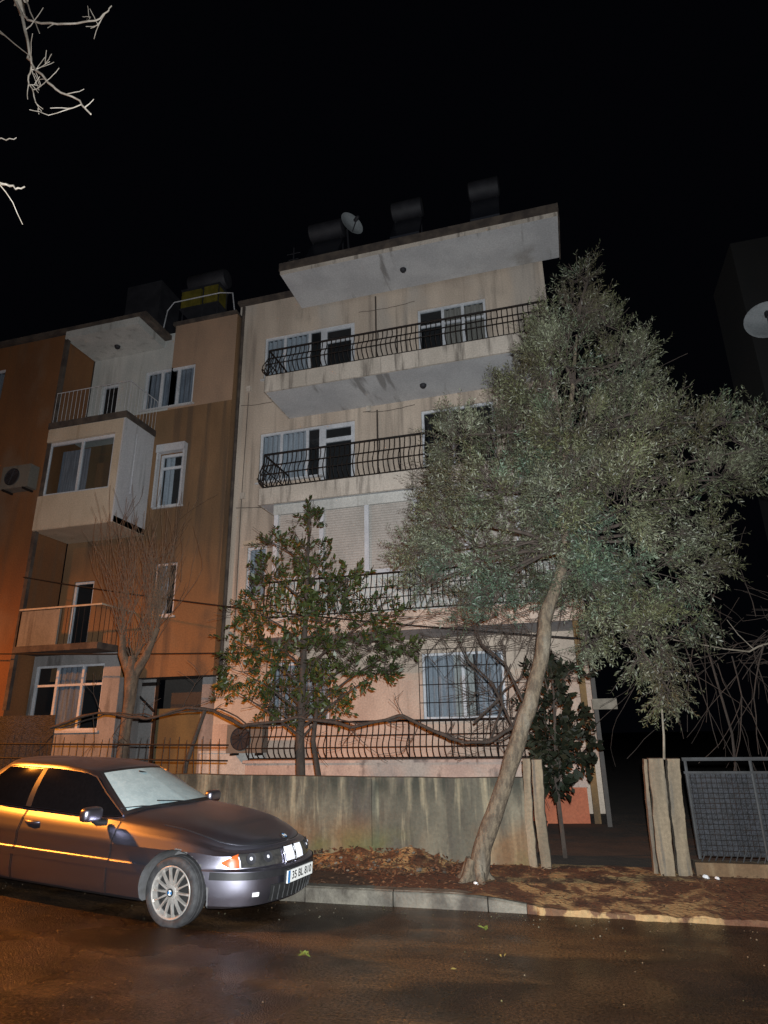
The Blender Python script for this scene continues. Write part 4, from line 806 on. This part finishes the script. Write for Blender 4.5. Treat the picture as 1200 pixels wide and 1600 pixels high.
for side in (0,1):
    f=(lambda u:u) if side==0 else (lambda u:32-u)
    def rng(a,c): a,c=f(us_of(a)),f(us_of(c)); return (a,c) if a<c else (c,a)
    for nm_,s0,s1,vb in (('front_door',-2.09,-.80,.9),('rear_door',-2.75,-2.11,1.2)):
        a,c=rng(s0,s1); dr=bp(nm_,'paint',a,c,vb,9.97,26,28,.003)
        for q in (s0,s1):
            sm=MB(); qa,qc=rng(q-.006,q+.006); bp('x','blacktrim',qa,qc,.9,9.98,1,34,.0042,build=False,mb=sm); sm.build('shut_line','blacktrim',dr)
        hs=s0+.15; a,c=rng(hs-.1,hs+.1); hb=MB(); yy=-.012 if side==0 else 1.812
        cen=Bs(f(us_of(hs)),8.75); pts=[cen+V((d,(-1 if side==0 else 1)*o_,0)) for d,o_ in ((-.1,.0),(-.07,.022),(0,.03),(.07,.022),(.1,.0))]; hb.tube(pts,[.012,.017,.018,.017,.012],8); hb.build('handle','paint',dr,smooth=60)
    a,c=rng(-2.5,-.42); bp('side_moulding','paint',a,c,3.1,3.75,50,2,.010)
    a,c=rng(-2.6,-.40); bp('sill_trim','blacktrim',a,c,.1,.95,40,2,.006)
    # lamps
    def lamp(ua,uc,ve,name,m,off,parent=None): 
        a,c=(ua,uc) if side==0 else (32-uc,32-ua)
        return bp(name,m,a,c,6,8.5,10,6,off,parent,edge=(lambda u:ve(u if side==0 else 32-u)))
    lamp(11.55,12.45,lambda u:(6.05+max(0,(11.95-u))*1.6, 6.9+(u-11.55)/.9*1.75),'indicator_lamp','amber',.006)
    hl=lamp(12.5,15.0,lambda u:(6.1,8.6),'headlight','lens',.006)
    for uu in (13.1,14.1):
        q=f(uu); p=Bs(q,7.4)+Bn(q,7.4)*.004; L_=MB(); L_.lathe([(.001,.006),(.02,.008),(.042,.003),(.05,.006),(.052,.0)],20,p,Bn(q,7.4)); L_.build('lamp_ring','tank',hl,smooth=40)
        L_=MB(); L_.lathe([(.001,.016),(.012,.013),(.016,.008)],12,p,Bn(q,7.4)); L_.build('bulb_reflector','brightslat',hl,smooth=60)
    q0,q1=(13.0,13.35) if side==0 else (18.65,19.0)
    bp('fog_lamp','plate',q0,q1,1.80,2.12,4,3,.008)
    # kidney grille
    q0,q1=(15.18,15.93) if side==0 else (16.07,16.82)
    kg=bp('grille','ink',q0,q1,6.05,8.85,8,8,.008)
    sl=MB()
    for k in range(9):
        u=q0+(q1-q0)*(k+.5)/9; sl.tube([Bs(u,6.15+.1*i+.0)+Bn(u,6.3)*.018 for i in range(0,27,2)],.0068,5,cap=False)
    sl.build('slats','brightslat',kg)
    fr_=MB(); loop=[(q0,6.05),(q1,6.05),(q1,8.85),(q0,8.85),(q0,6.05)]; pts=[]
    for (a,c),(d,e) in zip(loop[:-1],loop[1:]): pts+=[Bs(a+(d-a)*t/6,c+(e-c)*t/6)+Bn(a,7)*.016 for t in range(6)]
    fr_.tube(pts+[pts[0]],.009,6); fr_.build('chrome_surround','chrome',kg,smooth=60)
bs=bp('bumper_strip','blacktrim',11.0,21.0,3.05,3.98,60,4,.014)
bp('lower_grille','ink',14.0,18.0,1.15,2.5,30,4,.006)
vg=MB()
for k in range(11):
    u=14.2+3.6*k/10; vg.tube([Bs(u,1.2)+Bn(u,1.6)*.01,Bs(u,2.4)+Bn(u,2)*.01],.006,4)
vg.build('grille_bars','galv',car)
ud=MB(); bp('x','x',13.4,18.6,4.02,6.3,40,6,.005,build=False,mb=ud); ud.build('nose_shadow_gap','blacktrim',car) if False else None
# bonnet shut line and badge
bl=MB()
for sgn in (0,1):
    prev=[]
    for i in range(40):
        u=9.0+ (15.9-9.0)*i/39; u=u if sgn==0 else 32-u; p=Dk(u,.93 if i<30 else .93); prev.append(p+V((0,0,.001)))
    bl.tube(prev,.006,4)
bl.build('bonnet_shut_line','blacktrim',car)
def roundel(name,c,ax,r_,parent):
    d=MB(); d.lathe([(.001,.002),(r_,.002),(r_*1.35,.001),(r_*1.4,-.003)],24,c,ax); o=d.build(name,'ink',parent)
    ax=V(ax).normalized(); a=ax.orthogonal().normalized(); e=ax.cross(a); qb,qw=MB(),MB()
    for k in range(4):
        vs=[V(c)+ax*.0045]+[V(c)+ax*.0045+(a*math.cos(PI/2*(k+t/5))+e*math.sin(PI/2*(k+t/5)))*r_*.9 for t in range(6)]
        (qb if k%2 else qw).add(vs,[tuple(range(7))])
    qb.build('blue_quarter','blue',o); qw.build('white_quarter','plate',o)
roundel('bonnet_badge',Dk(15.999,.5)+V((-.03,0,.022)),(.45,0,.9),.034,car)
# number plate
pl=MB(); px=.893; pl.box(px-.012,px,.64,1.15,.352,.462); po=pl.build('number_plate','plate',car)
pb=MB(); pb.box(px+.001,px+.0025,.641,.685,.354,.460); pb.build('blue_band','blue',po)
pf=MB(); pf.box(px-.03,px-.013,.62,1.17,.34,.475); pf.build('plate_holder','blacktrim',po)
def text(body_,size,mtx,m,parent,name):
    cu_=bpy.data.curves.new('t','FONT'); cu_.body=body_; cu_.size=size; cu_.align_x='CENTER'; cu_.align_y='CENTER'; cu_.extrude=.0008; cu_.offset=.0012
    to=bpy.data.objects.new('t',cu_); COL.objects.link(to); bpy.context.view_layer.update()
    me=bpy.data.meshes.new_from_object(to.evaluated_get(bpy.context.evaluated_depsgraph_get())); bpy.data.objects.remove(to); me.materials.clear(); me.materials.append(M[m]); me.name=name
    o=bpy.data.objects.new(name,me); COL.objects.link(o); o.parent=parent; o.matrix_local=mtx; ORG[o.name]=V((0,0,0)); return o
mt=Matrix(((0,0,1,px+.002),(1,0,0,.92),(0,1,0,.407),(0,0,0,1)))
text('35 BL 810',.098,mt,'ink',po,'plate_lettering')
# cabin
GB=[(-3.62,0,.945),(-3.5,-.5,.93),(-3.22,-.73,.89),(-2.6,-.80,.865),(-1.8,-.81,.852),(-1.15,-.80,.842),(-.86,-.76,.85),(-.70,-.6,.905),(-.60,-.3,.925),(-.56,0,.93)]
GT=[(-3.02,0,1.30),(-2.96,-.3,1.295),(-2.82,-.5,1.275),(-2.5,-.585,1.285),(-1.95,-.595,1.288),(-1.70,-.585,1.272),(-1.52,-.545,1.255),(-1.44,-.36,1.272),(-1.40,-.18,1.285),(-1.38,0,1.29)]
def Gs(u,v):
    uu=u if u<=9 else 18-u; p=cr1(GB,uu).lerp(cr1(GT,uu),v); w=min(0,p.y); bul=.05*math.sin(PI*v)*(1 if 2<uu<6.3 else .35); w=w*(1+bul*.8)
    return V((p.x,.9+(w if u<=9 else -w),p.z))
def Gn(u,v):
    a=Gs(min(u+.03,17.9),v)-Gs(max(u-.03,.1),v); c=Gs(u,min(1,v+.03))-Gs(u,max(0,v-.03)); n=a.cross(c); return n.normalized()
n_=108; us2=[18*i/n_ for i in range(n_)]; b=MB(); vv=[0,.12,.25,.4,.55,.7,.85,.95,1]; rows=[[Gs(u,v) for u in us2] for v in vv]
ring=rows[-1]; cx_=V((-2.2,.9,0))
for k,dz in ((.96,.014),(.85,.03),(.65,.042),(.4,.05),(.15,.053)): rows.append([V((cx_.x+(p.x-cx_.x)*k,cx_.y+(p.y-cx_.y)*k,p.z*(1 if k>.9 else 1)*k+1.285*(1-k)+dz)) for p in ring])
vs=[p for r_ in rows for p in r_]; b.add(vs,[(j*n_+i,j*n_+(i+1)%n_,(j+1)*n_+(i+1)%n_,(j+1)*n_+i) for j in range(len(rows)-1) for i in range(n_)]+[tuple((len(rows)-1)*n_+i for i in range(n_))])
cab=b.build('cabin','paint',car,smooth=40)
def gpp(name,m,u0,u1,v0,v1,nu,nv,off,parent=None,edge=None): return patch(name,m,Gs,u0,u1,v0,v1,nu,nv,off,parent,Gn,edge=edge)
for side in (0,1):
    def fl(a,c): return (a,c) if side==0 else (18-c,18-a)
    def ed(u):
        u=u if side==0 else 18-u; return (.05,.92 if u<5.7 else .92-(u-5.7)*.2)
    a,c=fl(3.64,6.22); gpp('side_window','gloss',a,c,0,1,30,10,.004,cab,edge=ed)
    a,c=fl(2.35,3.62); gpp('side_window','gloss',a,c,.05,.90,16,10,.004,cab)
    a,c=fl(3.58,3.68); gpp('door_pillar_trim','blacktrim',a,c,.05,.92,2,8,.0055,cab)
    tr=MB(); pts=[]
    for i in range(50):
        u=2.35+(6.24-2.35)*i/49; q=u if side==0 else 18-u; v=.935 if u<5.7 else .935-(u-5.7)*.2
        if u>6.1: v=.82*(6.24-u)/.14+.03
        pts.append(Gs(q,v)+Gn(q,min(v,.95))*.004)
    tr.tube(pts,.009,5); tr.build('window_trim','paint',cab,smooth=60)
    a,c=fl(2.3,6.2); gpp('window_seal','chrome',a,c,.015,.04,30,1,.007,cab)
ws=gpp('windscreen_surround','blacktrim',6.32,11.68,.03,.98,40,12,.004,cab)
gpp('windscreen','screen',6.5,11.5,.09,.92,40,14,.008,cab)
gpp('rear_screen','gloss',-1.6+1.7,1.7,.1,.9,14,10,.004,cab)
m_=MB(); p=Gs(9,.86)+Gn(9,.86)*.012; m_.tube([p+V((0,-.10,-.01)),p+V((.02,-.03,-.03)),p+V((.06,.05,-.06))],[.014,.02,.014],6); m_.build('rear_view_mirror','ink',cab)
wp=MB()
for y0 in (.55,1.05): wp.tube([Gs(9+(y0-.9)*3,.0)+V((.02,0,.02)),Gs(9+(y0-.9)*3-.9,.10)+V((.015,0,.012)),Gs(9+(y0-.9)*3-1.7,.16)+V((.012,0,.012))],.006,4)
wp.build('wiper','blacktrim',cab)
# door mirrors
for yy,sg in ((0,-1),(1.8,1)):
    d=MB(); c=V((-1.0,yy+sg*.11,.905)); nn_=20; vs=[]
    for j in range(11):
        t=PI*j/10-PI/2
        for i in range(nn_):
            a=2*PI*i/nn_; f_=lambda q,e:math.copysign(abs(q)**e,q)
            vs.append(c+V((.075*f_(math.cos(a),.6)*f_(math.cos(t),.5)*(1.0 if math.cos(a)>0 else .55),.125*f_(math.sin(a),.6)*f_(math.cos(t),.5),.068*f_(math.sin(t),.6))))
    d.add(vs,[(j*nn_+i,j*nn_+(i+1)%nn_,(j+1)*nn_+(i+1)%nn_,(j+1)*nn_+i) for j in range(10) for i in range(nn_)]); mo=d.build('door_mirror','paint',car,smooth=60)
    d=MB(); d.tube([(-1.0,yy+sg*.08,.865),(-.98,yy+sg*.02,.82),(-.93,yy-sg*.06,.815)],[.03,.035,.03],8); d.build('mirror_foot','blacktrim',mo,smooth=60)
# wheels
def wheel(ax,yo,sg):
    ty=MB(); o=(ax,yo,.285+ (.0)); a=(0,-sg,0)
    ty.lathe([(.215,.03),(.228,.008),(.245,.0),(.275,-.002),(.292,.006),(.302,.022),(.304,.035),(.299,.037),(.299,.042),(.305,.044),(.306,.085),(.300,.087),(.300,.093),(.306,.095),(.305,.15),(.295,.172),(.24,.18),(.215,.16)],56,o,a); t_=ty.build('tyre','tyre',car,smooth=40)
    rm=MB(); rm.lathe([(.224,.020),(.228,.004),(.222,.001),(.212,.006),(.206,.03),(.198,.06)],56,o,a); rm.lathe([(.001,.002),(.03,.002),(.055,.008),(.062,.02),(.06,.045)],24,o,a)
    axv=V(a)
    for k in range(14):
        th=2*PI*k/14; d=V((math.cos(th),0,math.sin(th))); q=V((-math.sin(th),0,math.cos(th))); O_=V(o)
        pr=[(.05,.014,.014),(.12,.009,.006),(.18,.0085,.006),(.209,.013,.012)]; vs=[]
        for r_,hw,hh in pr: vs+=[O_+d*r_+q*hw+axv*(hh+.028),O_+d*r_+q*hw*.75+axv*hh,O_+d*r_-q*hw*.75+axv*hh,O_+d*r_-q*hw+axv*(hh+.028)]
        rm.add(vs,[(4*i+j,4*i+j+1,4*i+5+j,4*i+4+j) for i in range(3) for j in range(3)])
    ro=rm.build('rim','alloy',t_,smooth=30)
    bk=MB(); bk.lathe([(.001,.085),(.2,.085)],40,o,a); bk.build('spoke_gap_disc','ink',t_)  # black disc puts the shadow between the spokes into its colour
    roundel('hub_cap',(ax,yo+sg*.001,.285),(0,sg,0),.026,t_)
for ax in (-.03,-3.05): wheel(ax,.045,-1); wheel(ax,1.755,1)
ub=MB(); ub.box(-3.6,.5,.35,1.45,.19,.5); ub.build('underbody','ink',car)
LAMP_W=7000; FLASH_W=5300
# ------------------------------------------------------------------ street lamp (left of the frame) and the camera's own flash
sl=thing('street_lamp','tall street lamp with an orange sodium head, left of the frame','street lamp',(-13.2,7.4,.2))
LX,LY,LZ=-13.0,4.4,7.2
b=MB(); b.tube([(-13.2,7.4,.1),(-13.2,7.4,6.7),(-13.15,7.1,7.25),(-13.1,6.2,7.48),(-13.0,4.55,7.5)],[.09,.06,.05,.045,.045],10); b.build('pole','galv',sl,smooth=60)
b=MB(); b.lathe([(.001,.16),(.12,.14),(.2,.06),(.22,.0),(.19,-.02)],18,(LX,LY,LZ+.15),(0,0,1)); b.build('lamp_head','galv',sl,smooth=50)
em=bpy.data.materials.new('sodium_lens'); em.use_nodes=True; e_=em.node_tree.nodes['Principled BSDF']; e_.inputs['Base Color'].default_value=(.8,.5,.2,1)
e_.inputs['Emission Color'].default_value=(1,.36,.04,1); e_.inputs['Emission Strength'].default_value=400; M['sodium']=em
b=MB(); b.lathe([(.185,.0),(.17,-.05),(.1,-.09),(.001,-.1)],18,(LX,LY,LZ+.12),(0,0,1)); b.build('lamp_lens','sodium',sl,smooth=60)
def light(name,kind,loc,energy,col,rad):
    l=bpy.data.lights.new(name,kind); l.energy=energy; l.color=col; l.shadow_soft_size=rad; o=bpy.data.objects.new(name,l); COL.objects.link(o); o.location=loc; return o
def spot(name,loc,aim,energy,col,rad,size,blend):
    o=light(name,'SPOT',loc,energy,col,rad); o.data.spot_size=R(size); o.data.spot_blend=blend; o.rotation_euler=(V(aim)-V(loc)).to_track_quat('-Z','Y').to_euler(); return o
spot('sodium_light',(LX,LY,LZ-.12),(-11.6,5.2,0),LAMP_W,(1,.30,.03),.12,156,1.0)
spot('camera_flash',(.05,-.02,1.70),(-2.6,12,4.6),FLASH_W,(.93,.97,1.0),.02,116,1.0)
wd=bpy.data.worlds.new('World'); S.world=wd; wd.use_nodes=True; bg=wd.node_tree.nodes['Background']; bg.inputs[0].default_value=(.35,.4,.65,1); bg.inputs[1].default_value=.0022
# ------------------------------------------------------------------ camera
P_,Y_,RO=R(19.0),R(15.5),R(1.0)
f_=V((-math.sin(Y_)*math.cos(P_),math.cos(Y_)*math.cos(P_),math.sin(P_))); r0=V((math.cos(Y_),math.sin(Y_),0)); u0=r0.cross(f_)
rt=r0*math.cos(RO)-u0*math.sin(RO); up_=rt.cross(f_)
cam=bpy.data.cameras.new('camera'); co=bpy.data.objects.new('camera',cam); COL.objects.link(co)
cam.sensor_fit='VERTICAL'; cam.sensor_height=36; cam.sensor_width=27; cam.lens=22.5; cam.clip_start=.05; cam.clip_end=1000
co.matrix_world=Matrix.Translation((0,0,1.6))@Matrix((rt,up_,-f_)).transposed().to_4x4()
S.camera=co
vs_=S.view_settings; S.display_settings.display_device='sRGB'; vs_.view_transform='Standard'; vs_.look='None'; vs_.exposure=0; vs_.gamma=1
S.render.engine='CYCLES'; S.cycles.use_denoising=True; S.cycles.max_bounces=6; S.cycles.transparent_max_bounces=12; S.cycles.sample_clamp_indirect=6
